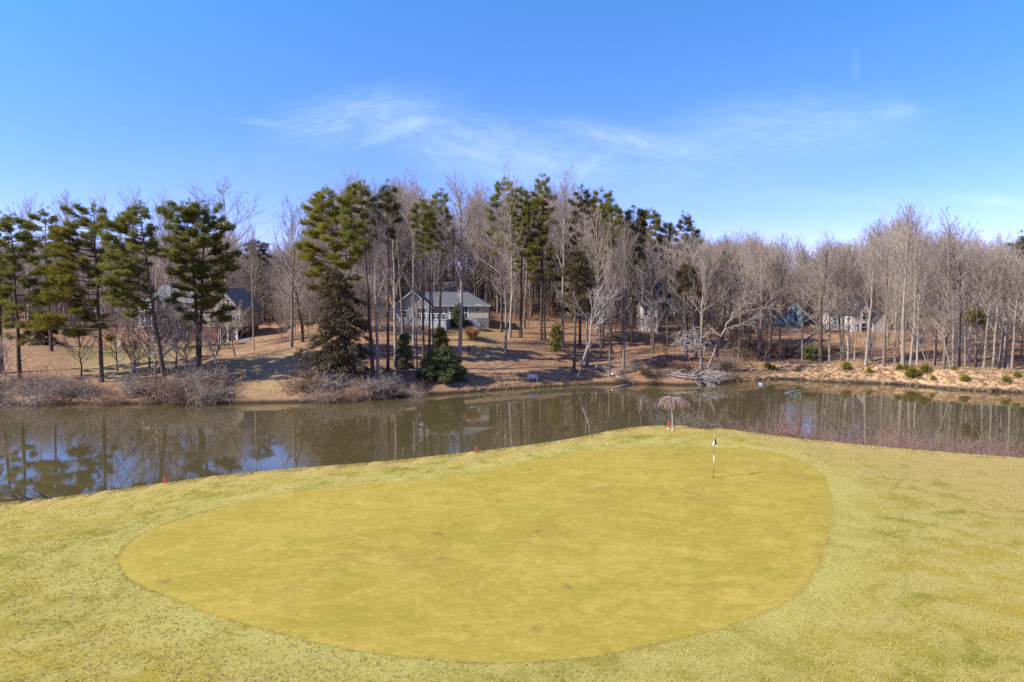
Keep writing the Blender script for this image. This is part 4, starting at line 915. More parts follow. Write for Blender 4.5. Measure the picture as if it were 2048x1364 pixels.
# ------------------------------------------------------------------ things in and by the pond
GREYP = simple('grey_plastic', (.36, .40, .44), (.26, .29, .32), 4, .5, .1, .01, .4)
b = at_z(1523, 769, 0); t = thing('floating_drum', 'grey drum with a dark lid floating near the dam', 'drum', b)
MB().tube([(0, 0, -.3), (0, 0, .02), (0, 0, .24), (0, 0, .3)], [.36, .40, .40, .37], 18).build('drum', GREYP, t, True)
MB().tube([(0, 0, .30), (0, 0, .34), (0, 0, .38)], [.40, .40, .30], 18).build('lid', BLACKP, t, True)
MB().tube([(.05, 0, .38), (.05, 0, .50), (.18, 0, .55)], .03, 8).build('pipe', BLACKP, t, True)
a = at_z(1570, 787, .04); c = at_z(1604, 780, .06); S = MB(); S.tube([a, a * .66 + c * .34 + np.array([0, .1, .02]), a * .3 + c * .7, c], [.05, .07, .06, .04], 7); S.tube([a * .6 + c * .4, a * .55 + c * .45 + np.array([.1, .3, .22])], [.03, .012], 5)
setp(S.build('floating_log', TWIG_WHITE, None, True), 'white log floating on the pond in front of the dam', 'log')
a = on_far(1192, 735) + np.array([0, 0, .15]); c = at_z(1268, 767, .12); S = MB(); mids = [a + (c - a) * f + np.array([0, 0, .12 * math.sin(f * 9)]) for f in np.linspace(0, 1, 7)]; S.tube(mids, [.22, .21, .19, .17, .15, .12, .08], 8)
for f, v in ((.35, (.9, -.4, .8)), (.6, (-.5, -.5, .9)), (.8, (.8, .3, .6))): p = a + (c - a) * f; S.tube([p, p + np.array(v)], [.05, .015], 5)
setp(S.build('fallen_log', TWIG_WHITE, None, True), 'long pale fallen trunk sliding from the slope into the water', 'fallen log')
a = at_z(1225, 776, .1); c = at_z(1262, 768, .16); S = MB(); S.tube([a, (a + c) / 2 + np.array([0, 0, .06]), c], [.06, .1, .09], 7)
setp(S.build('fallen_log', TWIG_WHITE, None, True), 'short pale log lying at the waterline below the long fallen trunk', 'fallen log')
for i, (b, rz, H, lab) in enumerate((((1345, 750), -.25, 7.5, 'fallen dead tree with pale branches spread in the water'), ((1352, 757), .12, 5.5, 'smaller pale dead branch lying in the water by the fallen tree'), ((1300, 752), -.5, 5.0, 'dead branch on the dark bank left of the fallen tree'))):
    tr, cr, _ = bare_mesh(850 + i, H, .13, .25, 2.2, .7, 16, 0, .02, .1, 0, 6, 4)
    p = on_far(*b) + np.array([0, 0, .25]); t = place_thing('fallen_tree', lab, 'fallen tree', p, [('trunk', np_mesh('dead_trunk', *tr, [TWIG_WHITE], True)), ('crown', np_mesh('dead_crown', *cr, [TWIG_WHITE]))])
    t.rotation_euler = Vector((math.cos(rz), -.42 + .1 * i, -.06)).to_track_quat('Z', 'Y').to_euler()
# bench
b = on_far(1065, 763); t = thing('garden_bench', 'white slatted bench by the water on the sunny shore', 'bench', b, .06)
m = MB()
for k in range(5): m.box((0, -.24 + k * .11, .44), (1.36, .085, .03))
m.build('seat', simple('weathered_slat', (.55, .55, .54), (.42, .42, .42), 5, .8, .2, .01, .2), t)
m = MB()
for k in range(9): m.box((-.6 + k * .15, .30, .67), (.07, .03, .40))
m.box((0, .30, .88), (1.42, .045, .07)).box((0, .305, .50), (1.42, .035, .05)); m.build('backrest', WHITE, t)
for sx in (-.66, .66):
    MB().box((sx, -.26, .21), (.07, .07, .46)).build('leg', WHITE, t); MB().box((sx, .33, .42), (.07, .06, .92)).build('leg', WHITE, t)
    MB().box((sx, .02, .645), (.08, .62, .035)).box((sx, -.26, .53), (.06, .06, .2)).build('armrest', WHITE, t)

# ------------------------------------------------------------------ the person
def person(loc, rz):
    t = thing('person', 'person in black clothes with both hands raised to the face, standing beside a tree', 'person', loc, rz)
    J = {}; E = []
    def add(k, p, r, par=None): J[k] = (p, r, par)
    add('pelvis', (0, 0, .93), .155); add('waist', (0, 0, 1.08), .135, 'pelvis'); add('chest', (0, .01, 1.28), .165, 'waist'); add('upchest', (0, .01, 1.40), .13, 'chest'); add('neck', (0, 0, 1.50), .058, 'upchest'); add('jaw', (0, -.02, 1.58), .072, 'neck'); add('head', (0, -.005, 1.66), .098, 'jaw'); add('crown', (0, .005, 1.735), .075, 'head')
    for s, k in ((-1, 'l'), (1, 'r')):
        add(k + 'hip', (s * .095, 0, .88), .11, 'pelvis'); add(k + 'knee', (s * .11, -.02, .49), .066, k + 'hip'); add(k + 'calf', (s * .115, 0, .34), .064, k + 'knee'); add(k + 'ankle', (s * .12, .02, .09), .045, k + 'calf'); add(k + 'toe', (s * .135, -.14, .04), .042, k + 'ankle')
        add(k + 'sh', (s * .19, .01, 1.42), .075, 'upchest'); add(k + 'elbow', (s * .29, -.12, 1.20), .052, k + 'sh'); add(k + 'wrist', (s * .11, -.28, 1.42), .034, k + 'elbow'); add(k + 'palm', (s * .075, -.28, 1.50), .032, k + 'wrist')
        for q, (dx, dz, ln) in enumerate(((.032, .03, .05), (.012, .05, .075), (-.006, .053, .08), (-.022, .047, .07))):
            add(k + 'f%d' % q, (s * (.075 + dx * .6), -.285 - .01 * q, 1.50 + dz), .010, k + 'palm'); add(k + 'g%d' % q, (s * (.06 + dx * .6), -.315, 1.50 + dz + ln * .35), .008, k + 'f%d' % q)
        add(k + 'th', (s * .045, -.30, 1.485), .011, k + 'palm'); add(k + 'tt', (s * .03, -.325, 1.51), .009, k + 'th')
    ks = list(J); vi = {k: i for i, k in enumerate(ks)}
    me = bpy.data.meshes.new('body_skeleton'); me.from_pydata([J[k][0] for k in ks], [(vi[J[k][2]], vi[k]) for k in ks if J[k][2]], [])
    o = bpy.data.objects.new('body', me); col.objects.link(o); sk = o.modifiers.new('skin', 'SKIN'); ss = o.modifiers.new('sub', 'SUBSURF'); ss.levels = ss.render_levels = 2
    for k in ks: d = me.skin_vertices[0].data[vi[k]]; d.radius = (J[k][1], J[k][1] * (.78 if k in ('pelvis', 'waist', 'chest', 'upchest') else 1)); d.use_root = k == 'pelvis'
    dg_ = bpy.context.evaluated_depsgraph_get(); dg_.update(); nm = bpy.data.meshes.new_from_object(o.evaluated_get(dg_)); bpy.data.objects.remove(o)
    SKIN = simple('skin', (.50, .31, .22), (.44, .26, .18), 12, .6, .05, .003, .3)
    nm.materials.clear()
    for m_ in (BLACKC, SKIN, simple('dark_trousers', (.03, .03, .038), (.02, .02, .024), 9, .85, .2, .01, .2), simple('dark_shoe', (.04, .03, .025), None, 9, .6)): nm.materials.append(m_)
    for p in nm.polygons:
        c = p.center; p.use_smooth = True
        p.material_index = 3 if c.z < .1 else 2 if c.z < .98 and abs(c.x) < .25 else 1 if (c.z > 1.52 or (c.z > 1.44 and c.y < -.22)) else 0
    link('body', nm, t)
    hm = MB(); hm.tube([(0, .02, 1.66), (0, .025, 1.71), (0, .015, 1.765), (0, .01, 1.79)], [.104, .106, .075, .02], 14); hm.build('hair', simple('dark_hair', (.03, .02, .015), (.015, .01, .008), 20, .7), t, True)
    fm = MB(); fm.box((0, -.108, 1.635), (.024, .035, .04)); fm.box((-.034, -.098, 1.668), (.026, .01, .012), m=1); fm.box((.034, -.098, 1.668), (.026, .01, .012), m=1); fm.box((0, -.094, 1.592), (.045, .01, .01), m=2); fm.box((-.1, .0, 1.65), (.018, .03, .055)); fm.box((.1, .0, 1.65), (.018, .03, .055))
    fm.build('face', [SKIN, BLACKC, REDP], t)
b = on_far(937, 713)
person(b + np.array([.0, 0, -.01]), .05)

# ------------------------------------------------------------------ houses
def siding(name, c, pitch=.2, vert=False):
    m, t = newmat(name); tc = t.n('ShaderNodeTexCoord'); P = tc.outputs['Object']
    w = t.n('ShaderNodeTexWave', wave_type='BANDS', bands_direction='X' if vert else 'Z', wave_profile='SAW', i_Scale=.314 / pitch); t.l(P, w.inputs[0])
    f = t.noise(P, 1.2, 5, .7); cc = t.mix(t.ramp(f, .3, .7), tuple(a * .8 for a in c), c)
    t.out(t.pbr(cc, .75, w.outputs['Fac'], .6, .03, .2).outputs[0]); return m
def shingle(name, c):
    m, t = newmat(name); tc = t.n('ShaderNodeTexCoord'); P = tc.outputs['Object']
    f = t.noise(t.mapping(P, (1, 1, 3)), 2.5, 5, .8); g_ = t.noise(t.mapping(P, (3, 3, 8)), 4, 2, .8)
    cc = t.mix(t.ramp(f, .3, .7), tuple(a * .65 for a in c), c); cc = t.mix(t.math('MULTIPLY', t.ramp(g_, .5, .7), .4), cc, tuple(min(1, a * 1.5) for a in c))
    t.out(t.pbr(cc, .9, g_, .5, .04, .2).outputs[0]); return m
def brick(name):
    m, t = newmat(name); tc = t.n('ShaderNodeTexCoord'); b_ = t.n('ShaderNodeTexBrick', i_Scale=4.0); t.l(t.mapping(tc.outputs['Object'], (1, 1, 1), (R(90), 0, 0)), b_.inputs[0])
    b_.inputs['Color1'].default_value = (.27, .11, .065, 1); b_.inputs['Color2'].default_value = (.20, .075, .045, 1); b_.inputs['Mortar'].default_value = (.33, .27, .22, 1)
    t.out(t.pbr(b_.outputs[0], .9, b_.outputs['Fac'], .4, .02, .2).outputs[0]); return m
def glassm():
    m, t = newmat('window_glass'); b_ = t.pbr((.02, .025, .03), .06, None, spec=.6); t.out(b_.outputs[0]); return m
GLASS = glassm(); BRICK = brick('brick_wall'); TRIM = simple('white_trim', (.72, .72, .70), (.62, .62, .60), 2, .6, .05, .005, .3)
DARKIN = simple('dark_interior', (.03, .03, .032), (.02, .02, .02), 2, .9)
SID_GREY = siding('grey_siding', (.36, .37, .37)); SID_TAN = siding('tan_siding', (.42, .37, .29)); SID_BEIGE = siding('beige_siding', (.50, .44, .35)); SID_CREAM = siding('cream_siding', (.72, .66, .42)); SID_TEAL = siding('teal_siding', (.21, .34, .355)); SID_WHITE = siding('white_siding', (.62, .59, .53)); SID_DECK = siding('deck_skirt', (.30, .315, .33), .18, True); SID_PINK = siding('pale_pinkish_siding', (.66, .60, .56))
RF_BLUE = shingle('blue_grey_shingle', (.115, .125, .13)); RF_GREY = shingle('grey_shingle', (.165, .168, .165)); RF_BROWN = shingle('brown_shingle', (.16, .115, .085)); RF_TAN = shingle('tan_shingle', (.36, .29, .22)); RF_DARK = shingle('dark_shingle', (.085, .08, .08)); RF_RED = shingle('rust_shingle', (.30, .14, .09))
def gwalls(mb_, x0, x1, y0, y1, z0, ze, zr, axis):
    """walls of a block with gables; axis = direction of the ridge"""
    a, b_, c, d = (x0, y0), (x1, y0), (x1, y1), (x0, y1)
    def q(p, r): mb_.poly([(*p, z0), (*r, z0), (*r, ze), (*p, ze)])
    q(a, b_); q(b_, c); q(c, d); q(d, a)
    if axis == 'y':
        xm = (x0 + x1) / 2; mb_.poly([(x0, y0, ze), (x1, y0, ze), (xm, y0, zr)]); mb_.poly([(x1, y1, ze), (x0, y1, ze), (xm, y1, zr)])
    elif axis == 'x':
        ym = (y0 + y1) / 2; mb_.poly([(x1, y0, ze), (x1, y1, ze), (x1, ym, zr)]); mb_.poly([(x0, y1, ze), (x0, y0, ze), (x0, ym, zr)])
def slab(mb_, pts, th=.16):
    p = [Vector(v) for v in pts]; dn = Vector((0, 0, -th)); n = len(p)
    mb_.poly(p); mb_.poly([v + dn for v in reversed(p)])
    for i in range(n): a, b_ = p[i], p[(i + 1) % n]; mb_.poly([a, a + dn, b_ + dn, b_])
def groof(mb_, x0, x1, y0, y1, ze, zr, axis, o=.4, lift=.10, hip=(0, 0)):
    if axis == 'y':
        xm = (x0 + x1) / 2; k = (zr - ze) / (xm - x0); e = ze - k * o + lift; zz = zr + lift
        slab(mb_, [(x0 - o, y0 - o, e), (xm, y0 - o, zz), (xm, y1 + o, zz), (x0 - o, y1 + o, e)]); slab(mb_, [(x1 + o, y0 - o, e), (x1 + o, y1 + o, e), (xm, y1 + o, zz), (xm, y0 - o, zz)])
    else:
        ym = (y0 + y1) / 2; k = (zr - ze) / (ym - y0); e = ze - k * o + lift; zz = zr + lift; l, r = x0 - o + hip[0], x1 + o - hip[1]
        slab(mb_, [(x0 - o, y0 - o, e), (x1 + o, y0 - o, e), (r, ym, zz), (l, ym, zz)]); slab(mb_, [(x1 + o, y1 + o, e), (x0 - o, y1 + o, e), (l, ym, zz), (r, ym, zz)])
        if hip[1]: slab(mb_, [(x1 + o, y0 - o, e), (x1 + o, y1 + o, e), (r, ym, zz)])
        if hip[0]: slab(mb_, [(x0 - o, y1 + o, e), (x0 - o, y0 - o, e), (l, ym, zz)])
def window(t, x, y, z, w, h, mat=None, bars=True, nx=0, side=0):
    """a framed window; side=0 faces -y, side=1 faces +x, -1 faces -x"""
    rz = 0 if side == 0 else (math.pi / 2 * side)
    m = MB(); m.b2(-w/2 - .1, -w/2, -.05, .02, -h/2 - .1, h/2 + .1).b2(w/2, w/2 + .1, -.05, .02, -h/2 - .1, h/2 + .1).b2(-w/2, w/2, -.05, .02, h/2, h/2 + .1).b2(-w/2, w/2, -.05, .02, -h/2 - .1, -h/2)
    if bars: m.b2(-w/2, w/2, -.045, .0, -.025, .025)
    for k in range(nx): xx = -w/2 + w * (k + 1) / (nx + 1); m.b2(xx - .025, xx + .025, -.044, 0, -h/2, h/2)
    o = m.build('window', mat or TRIM, t, loc=(x, y, z)); o.rotation_euler = (0, 0, rz)
    MB().b2(-w/2, w/2, -.02, .015, -h/2, h/2).build('pane', GLASS, o); return o

# the grey ranch house with the raised deck
D0 = 126.0; X = lambda px, D=D0: at_y(px, 600, D)[0]; Z = lambda py, D=D0: at_y(1024, py, D)[2]
t = thing('ranch_house', 'grey ranch house with a raised skirted deck and blue grey roof among the pines', 'house', (0, 0, 0))
x0, x1 = X(850), X(977); zb, ze, zr = 5.6, Z(610.5), Z(585, 131)
m = MB(); gwalls(m, x0, x1, D0, D0 + 10.5, zb, ze, zr, 'none'); m.build('wall', SID_BEIGE, t)
MB().b2(X(912), x1 + .03, D0 - .05, D0, zb, Z(636)).build('foundation', simple('grey_block', (.17, .17, .16), None, 3), t)
m = MB(); groof(m, x0, x1, D0, D0 + 10.5, ze, zr, 'x', .5, .1, (0, 4.6)); rf = m.build('roof', RF_BLUE, t)
MB().tube([(X(915), D0 + 3.2, ze + 1.0), (X(915), D0 + 3.2, ze + 2.1)], .07, 8).build('vent_pipe', WHITE, rf)
MB().b2(x0, x1 + .5, D0 - .56, D0 - .51, ze - .22, ze + .0).build('fascia', simple('beige_fascia', (.42, .39, .33), None, 3), t)
wx0, wx1 = X(788, 122.5), X(862, 122.5); we, wr = Z(612, 122.5), Z(582, 122.5)
m = MB(); gwalls(m, wx0, wx1, 122.5, D0 + 6, zb, we, wr, 'y'); m.build('gable_wall', SID_GREY, t)
m = MB(); groof(m, wx0, wx1, 122.5, D0 + 6, we, wr, 'y', .5, .12); m.build('gable_roof', RF_BLUE, t)
xm = (wx0 + wx1) / 2; k = (wr - we) / (xm - wx0)
m = MB()
for s in (-1, 1): m.bar((xm + s * (xm - wx0 + .5), 121.97, we - .5 * k - .02), (xm, 121.97, wr - .02), .06, .24)
m.build('bargeboard', simple('grey_bargeboard', (.42, .42, .42), None, 3), t)
window(t, X(806, 122.5), 122.5, 9.9, 1.3, 1.2, nx=1); window(t, X(842, 122.5), 122.5, 10.0, 1.6, 1.9, nx=1); window(t, X(957), D0, Z(616), .9, 1.2)
# screened porch
p0, p1 = X(899), X(936)
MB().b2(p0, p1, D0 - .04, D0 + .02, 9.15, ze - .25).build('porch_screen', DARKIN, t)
m = MB()
for k in range(7): xx = p0 + (p1 - p0) * k / 6; m.b2(xx - (.1 if k in (0, 6) else .035), xx + (.1 if k in (0, 6) else .035), D0 - .10, D0 - .04, 9.15, ze - .2)
m.b2(p0, p1, D0 - .11, D0 - .05, 10.0, 10.07); m.build('porch_frame', TRIM, t)
window(t, X(892), D0 - .0, 10.5, .6, 1.6)
# deck
L_ = (X(833, 122), 122.3); K_ = (X(892, 118.8), 118.8); R_ = (X(911, 124.5), 125.9); dz = 9.05
m = MB()
for a, b_ in ((L_, K_), (K_, R_)): m.poly([(a[0], a[1], 5.0), (b_[0], b_[1], 5.0), (b_[0], b_[1], dz - .12), (a[0], a[1], dz - .12)])
m.build('deck_skirt', SID_DECK, t)
m = MB(); slab(m, [(L_[0] - .1, L_[1] - .1, dz), (K_[0] + .06, K_[1] - .16, dz), (R_[0] + .14, R_[1], dz), (L_[0] - .1, R_[1], dz)], .12); m.build('deck_floor', simple('deck_board', (.33, .32, .30), None, 4), t)
m = MB()
for a, b_, n_ in ((L_, K_, 6), (K_, R_, 5)):
    A = Vector((*a, dz)); B = Vector((*b_, dz))
    for k in range(n_ + 1): p = A + (B - A) * k / n_; m.box((p.x, p.y, dz + .52), (.12, .12, 1.04), math.atan2((B - A).y, (B - A).x))
    for h in (.55, .98): m.bar(A + Vector((0, 0, h)), B + Vector((0, 0, h)), .05, .11 if h > .9 else .05)
m.build('deck_railing', simple('weathered_white', (.55, .55, .54), (.44, .44, .43), 3), t)
t2 = MB(); sx0, sx1 = X(937, 124), X(947, 124)
for k in range(7): t2.b2(sx0 + .25 * k, sx0 + .25 * k + .3, 123.9, 125.3, dz - .2 - .24 * k - .05, dz - .2 - .24 * k)
st = t2.build('steps', simple('grey_step', (.38, .39, .40), None, 4), t)
for yy in (123.9, 125.3):
    m = MB(); m.bar((sx0, yy, dz + .75), (sx0 + 1.9, yy, dz - .95), .07, .12); m.bar((sx0, yy, dz + .25), (sx0 + 1.9, yy, dz - 1.45), .05, .08); m.bar((sx0, yy, dz - .15), (sx0 + 1.9, yy, dz - 1.85), .06, .22)
    for k in range(3): m.box((sx0 + .95 * k, yy, dz + .1 - .85 * k), (.09, .09, 1.4))
    m.build('step_railing', TRIM, st)
MB().b2(sx0 - 2.3, sx0, 124.0, D0 - .03, dz - .3, dz - .15).build('landing', simple('landing_board', (.33, .32, .30), None, 4), t)
b = on_far(917, 660); shr = pine_mesh(350, 2.3, [(.05, 1.0, 0), (.5, 1.1, 0), (.98, .3, 0)], 0, .05, 40, 1.4, 'cedar', 1, (.2, .05), 12, .1, .02)
place_thing('evergreen_shrub', 'dark evergreen shrub growing against the right side of the deck', 'shrub', np.array([X(916, 123), 122.2, float(zF(X(916, 123), 122.2))]), [('stem', np_mesh('deck_shrub_stem', *shr[0], [BARK_DARK])), ('crown', np_mesh('deck_shrub_crown', *shr[1], [SHRUB_LEAF]))], scale=(1, 1, 1.5))

# the large tan house on the left
D1 = 133.0; X = lambda px, D=D1: at_y(px, 600, D)[0]; Z = lambda py, D=D1: at_y(1024, py, D)[2]
t = thing('tan_house', 'large tan house of three levels with brick base and white porch behind the left pines', 'house', (0, 0, 0))
x0, x1 = X(301), X(412); zb = Z(692); zm = Z(655); ze = Z(604); zr = Z(571, 138.5)
m = MB(); gwalls(m, x0, x1, D1, D1 + 11, zm, ze, zr, 'x'); m.build('wall', SID_TAN, t)
m = MB(); gwalls(m, x0 + .05, x1, D1 + .06, D1 + 10.9, zb - 1, zm, 0, 'n'); m.build('brick_base', BRICK, t)
m = MB(); groof(m, x0, x1, D1, D1 + 11, ze, zr, 'x', .5); m.build('roof', RF_GREY, t)
wx0, wx1 = X(407, 131), X(481, 131); we, wr = Z(619, 131), Z(577, 131)
m = MB(); gwalls(m, wx0, wx1, 131, D1 + 9, Z(654, 131), we, wr, 'y'); m.poly([(wx0, 131, Z(654, 131)), (wx0, 142, Z(654, 131)), (wx1, 142, Z(654, 131)), (wx1, 131, Z(654, 131))]); m.build('gable_wall', SID_TAN, t)
m = MB(); groof(m, wx0, wx1, 131, D1 + 9, we, wr, 'y', .35, .12); m.build('gable_roof', shingle('green_grey_shingle', (.19, .205, .19)), t)
for px in (437, 452.5, 471):
    MB().b2(X(px, 131) - .18, X(px, 131) + .18, 131.05, 131.4, zb - .3, Z(654, 131)).build('post', TRIM, t)
MB().b2(wx0 + .1, X(434, 131), 131.1, 131.3, zb - 1, Z(654, 131)).build('brick_pier', BRICK, t); m = MB(); m.b2(wx0 + .1, wx1 - .1, 140, 140.2, zb - 1, Z(654, 131)); m.build('carport_wall', BRICK, t); MB().b2(wx1 - .3, wx1 - .1, 134, 140, zb - 1, Z(654, 131)).build('carport_side_wall', BRICK, t)
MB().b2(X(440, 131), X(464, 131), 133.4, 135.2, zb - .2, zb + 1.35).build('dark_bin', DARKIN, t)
for (px, py, w, h, D) in ((456, 605, .75, 1.2, 131), (447.5, 606, .5, 1.1, 131), (475, 636, .55, 1.2, 131), (453, 635, .7, .6, 131)): window(t, X(px, D), D, Z(py, D), w, h)
for (px, py, w, h) in ((318, 620, 1.1, 1.5), (345, 622, 1.1, 1.5), (372, 622, 1.1, 1.5), (395, 622, .9, 1.4), (330, 645, 1.2, 1.0), (372, 645, 1.2, 1.0)): window(t, X(px), D1, Z(py), w, h)
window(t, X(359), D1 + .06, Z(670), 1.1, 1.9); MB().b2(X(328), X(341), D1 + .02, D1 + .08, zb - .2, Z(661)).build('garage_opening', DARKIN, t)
m = MB(); px0, px1 = X(278, 131), X(302, 131)
for xx in (px0, X(289, 131), px1): m.b2(xx - .13, xx + .13, 130.9, 131.16, Z(652, 131), Z(600, 131))
m.build('porch_column', TRIM, t)
m = MB(); m.b2(px0 - .2, px1 + .2, 130.8, 134.4, Z(601, 131), Z(597, 131)); m.b2(px0 - .2, px1 + .2, 130.8, 134.4, Z(626, 131), Z(622, 131)); m.b2(px0 - .2, px1 + .2, 130.8, 134.4, Z(655, 131), Z(651, 131)); m.build('porch_floor', TRIM, t)
m = MB()
for zz in (621, 650):
    z_ = Z(zz, 131); m.b2(px0, px1, 130.86, 130.94, z_ + .85, z_ + .93)
    for k in range(12): xx = px0 + (px1 - px0) * k / 11; m.b2(xx - .025, xx + .025, 130.88, 130.92, z_, z_ + .85)
m.build('porch_railing', TRIM, t)
MB().b2(px0, px1 + .3, 134.2, 134.4, zb - 1, Z(598, 131)).build('porch_wall', simple('porch_dark_wall', (.16, .17, .18), None, 2), t)
# wooden playset beside it
WOOD = simple('playset_wood', (.34, .17, .075), (.22, .10, .045), 6, .8, .3, .02, .2, (1, 1, .3)); b = on_far(239, 690); t = thing('wooden_playset', 'brown timber playset with pale rails on the lawn left of the tan house', 'playset', b, .3)
m = MB()
for sx in (-1, 1):
    for sy in (-1, 1): m.box((sx * .75, sy * .75, 1.25), (.12, .12, 2.5))
m.build('frame', WOOD, t); MB().box((0, 0, 1.1), (1.62, 1.62, .08)).build('platform', WOOD, t)
m = MB(); slab(m, [(-.95, -.95, 2.4), (.95, -.95, 2.4), (.95, 0, 3.1), (-.95, 0, 3.1)], .06); slab(m, [(.95, .95, 2.4), (-.95, .95, 2.4), (-.95, 0, 3.1), (.95, 0, 3.1)], .06); m.build('roof', WOOD, t)
m = MB()
for k in range(6): m.box((0, -.80 - .18 * k, 1.0 - .2 * k), (.7, .14, .05))
m.bar((-.4, -.76, 1.2), (-.4, -1.9, -.1), .06, .14).bar((.4, -.76, 1.2), (.4, -1.9, -.1), .06, .14); m.build('ladder', TRIM, t)
m = MB(); m.bar((.75, 0, 2.2), (3.4, 0, 2.2), .12); m.bar((3.4, 0, 2.2), (3.4, -.9, 0), .1).bar((3.4, 0, 2.2), (3.4, .9, 0), .1); m.build('swing_beam', WOOD, t)
m = MB()
for xx in (1.6, 2.5): m.bar((xx - .2, 0, 2.15), (xx - .2, 0, .55), .02).bar((xx + .2, 0, 2.15), (xx + .2, 0, .55), .02).box((xx, 0, .53), (.5, .2, .04))
m.build('swing', BLACKP, t)

def house(label, pxa, pxb, D, ybase, yeave, yridge, depth, axis, wall, roof, wins, rot=0., name='house', gz=1.5, o=.35):
    """simple background house seen between the trees; wins are (px, py, w, h)"""
    Xf = lambda px: at_y(px, 600, D)[0]; Zf = lambda py: at_y(1024, py, D)[2]
    xc = (Xf(pxa) + Xf(pxb)) / 2; w = Xf(pxb) - Xf(pxa); zb_ = Zf(ybase); t = thing(name, label, 'house', (xc, D, zb_), rot)
    h = Zf(yeave) - zb_; r = (Zf(yridge) - zb_) * 1.0
    m = MB(); gwalls(m, -w/2, w/2, 0, depth, -gz, h, r, axis); m.build('wall', wall, t)
    m = MB(); groof(m, -w/2, w/2, 0, depth, h, r, axis, o); m.build('roof', roof, t)
    for (px, py, ww, hh) in wins: window(t, Xf(px) - xc, 0, Zf(py) - zb_, ww, hh)
    return t, w, h, r
t, w, h, r = house('tan roofed house farther up the hill behind the ranch house', 862, 926, 165, 600, 583, 564, 9, 'x', SID_BEIGE, RF_TAN, [(900, 590, 1, 1.2), (880, 590, 1, 1.2)])
m = MB(); gwalls(m, 1.0, 5.2, -2.2, 3, -1.5, h, h + 2.0, 'y'); m.build('gable_wall', SID_BEIGE, t); m = MB(); groof(m, 1.0, 5.2, -2.2, 3, h, h + 2.0, 'y', .3); m.build('gable_roof', RF_TAN, t)
house('small tan outbuilding with a rust coloured roof left of the ranch house', 752, 786, 138, 625, 607, 592, 5, 'x', SID_BEIGE, RF_RED, [(760, 614, .8, .9)])
house('pale yellow gabled house high among the trunks on the hill', 1311, 1351, 172, 632, 592, 564, 9, 'y', SID_CREAM, RF_GREY, [(1322, 588, .9, 1.5), (1338, 590, .9, 1.5), (1331, 612, 1.8, 1.5)])
house('pale pinkish house with tall windows half hidden below the yellow gable', 1285, 1316, 140, 655, 612, 600, 7, 'x', SID_PINK, RF_DARK, [(1292, 624, .7, 1.4), (1303, 626, .7, 1.4), (1310, 640, .7, 1.2)])
# teal house with brick chimney: gable end turned to the left
t, w, h, r = house('teal house with a brick chimney and brown roof beyond the dam', 1574, 1604, 163, 664, 614, 600, 12, 'y', SID_TEAL, RF_BROWN, [(1583, 622, .8, 1.2), (1593, 640, .8, 1.2)], -.62)
m = MB(); m.b2(-w/2 - 1.5, -w/2 - .25, .8, 2.2, -1.5, r + .6).b2(-w/2 - 1.6, -w/2 - .15, .7, 2.3, r + .6, r + .85); ch = m.build('chimney', BRICK, t)
MB().b2(w/2 - .1, w/2 + .05, .4, 11.6, -1, h - .1).build('side_wall', simple('shaded_side_siding', (.15, .16, .18), None, 2), t)  # side wall's shade is painted in as a darker siding colour
for yy in (3, 6, 9): window(t, w/2 + .08, yy, h - 2.0, 1.0, 1.4, side=1)
m = MB(); gwalls(m, -w/2 - 3.0, -w/2 + .2, -2.0, 3, -1.5, h - 3.2, h - 1.7, 'y'); m.build('lean_to', SID_TEAL, t); m = MB(); groof(m, -w/2 - 3.0, -w/2 + .2, -2.0, 3, h - 3.2, h - 1.7, 'y', .25); m.build('lean_to_roof', TRIM, t)
t, w, h, r = house('tall white gabled house behind the front trunks beyond the dam', 1706, 1744, 152, 672, 626, 601, 10, 'y', SID_WHITE, RF_DARK, [(1716, 632, .9, 1.6), (1730, 632, .9, 1.6), (1716, 655, .9, 1.5), (1730, 655, 1.2, 1.9)])
m = MB(); gwalls(m, w/2, w/2 + 3.6, -.8, 7, -1.5, h - 1.6, h + .6, 'y'); m.build('gable_wall', SID_WHITE, t); m = MB(); groof(m, w/2, w/2 + 3.6, -.8, 7, h - 1.6, h + .6, 'y', .3); m.build('gable_roof', RF_DARK, t)
house('small white wing of a house between the teal house and the tall white house', 1664, 1686, 156, 658, 630, 622, 6, 'x', SID_WHITE, RF_DARK, [(1672, 642, .8, 1.2), (1679, 642, .8, 1.2)])
house('grey house with white windows behind the rust coloured beech', 1462, 1502, 178, 632, 604, 592, 8, 'x', siding('mid_grey_siding', (.30, .31, .32)), RF_GREY, [(1484, 612, 1.2, 1.5), (1492, 612, 1.2, 1.5), (1470, 612, 1.2, 1.5)])
house('low cream house deep in the wood right of the tall white house', 1818, 1890, 196, 640, 620, 610, 8, 'x', SID_CREAM, RF_GREY, [(1830, 628, 1.1, 1.2), (1856, 628, 1.1, 1.2), (1876, 628, 1.1, 1.2)])
# paved drive by the tan house
m = MB(); pts = [on_far(*p) for p in ((478, 684), (512, 682), (535, 664), (548, 650), (530, 646), (512, 655), (492, 668))]
c_ = sum(pts) / len(pts)
cols = []
for i in range(14):
    f = i / 13; a = np.array([at_y(480 + 34 * f, 600, 128 + 36 * f)[0], 128 + 36 * f]); cols.append([(a[0] + q * 1.7, a[1]) for q in np.linspace(-1, 1, 7)])
for i in range(13):
    for j in range(6):
        q = [cols[i][j], cols[i][j + 1], cols[i + 1][j + 1], cols[i + 1][j]]; m.poly([(x, y, float(zF(x, y)) + .05) for x, y in q])
setp(m.build('driveway', simple('grey_asphalt', (.17, .18, .20), (.12, .12, .13), 2, .9)), kind='structure')

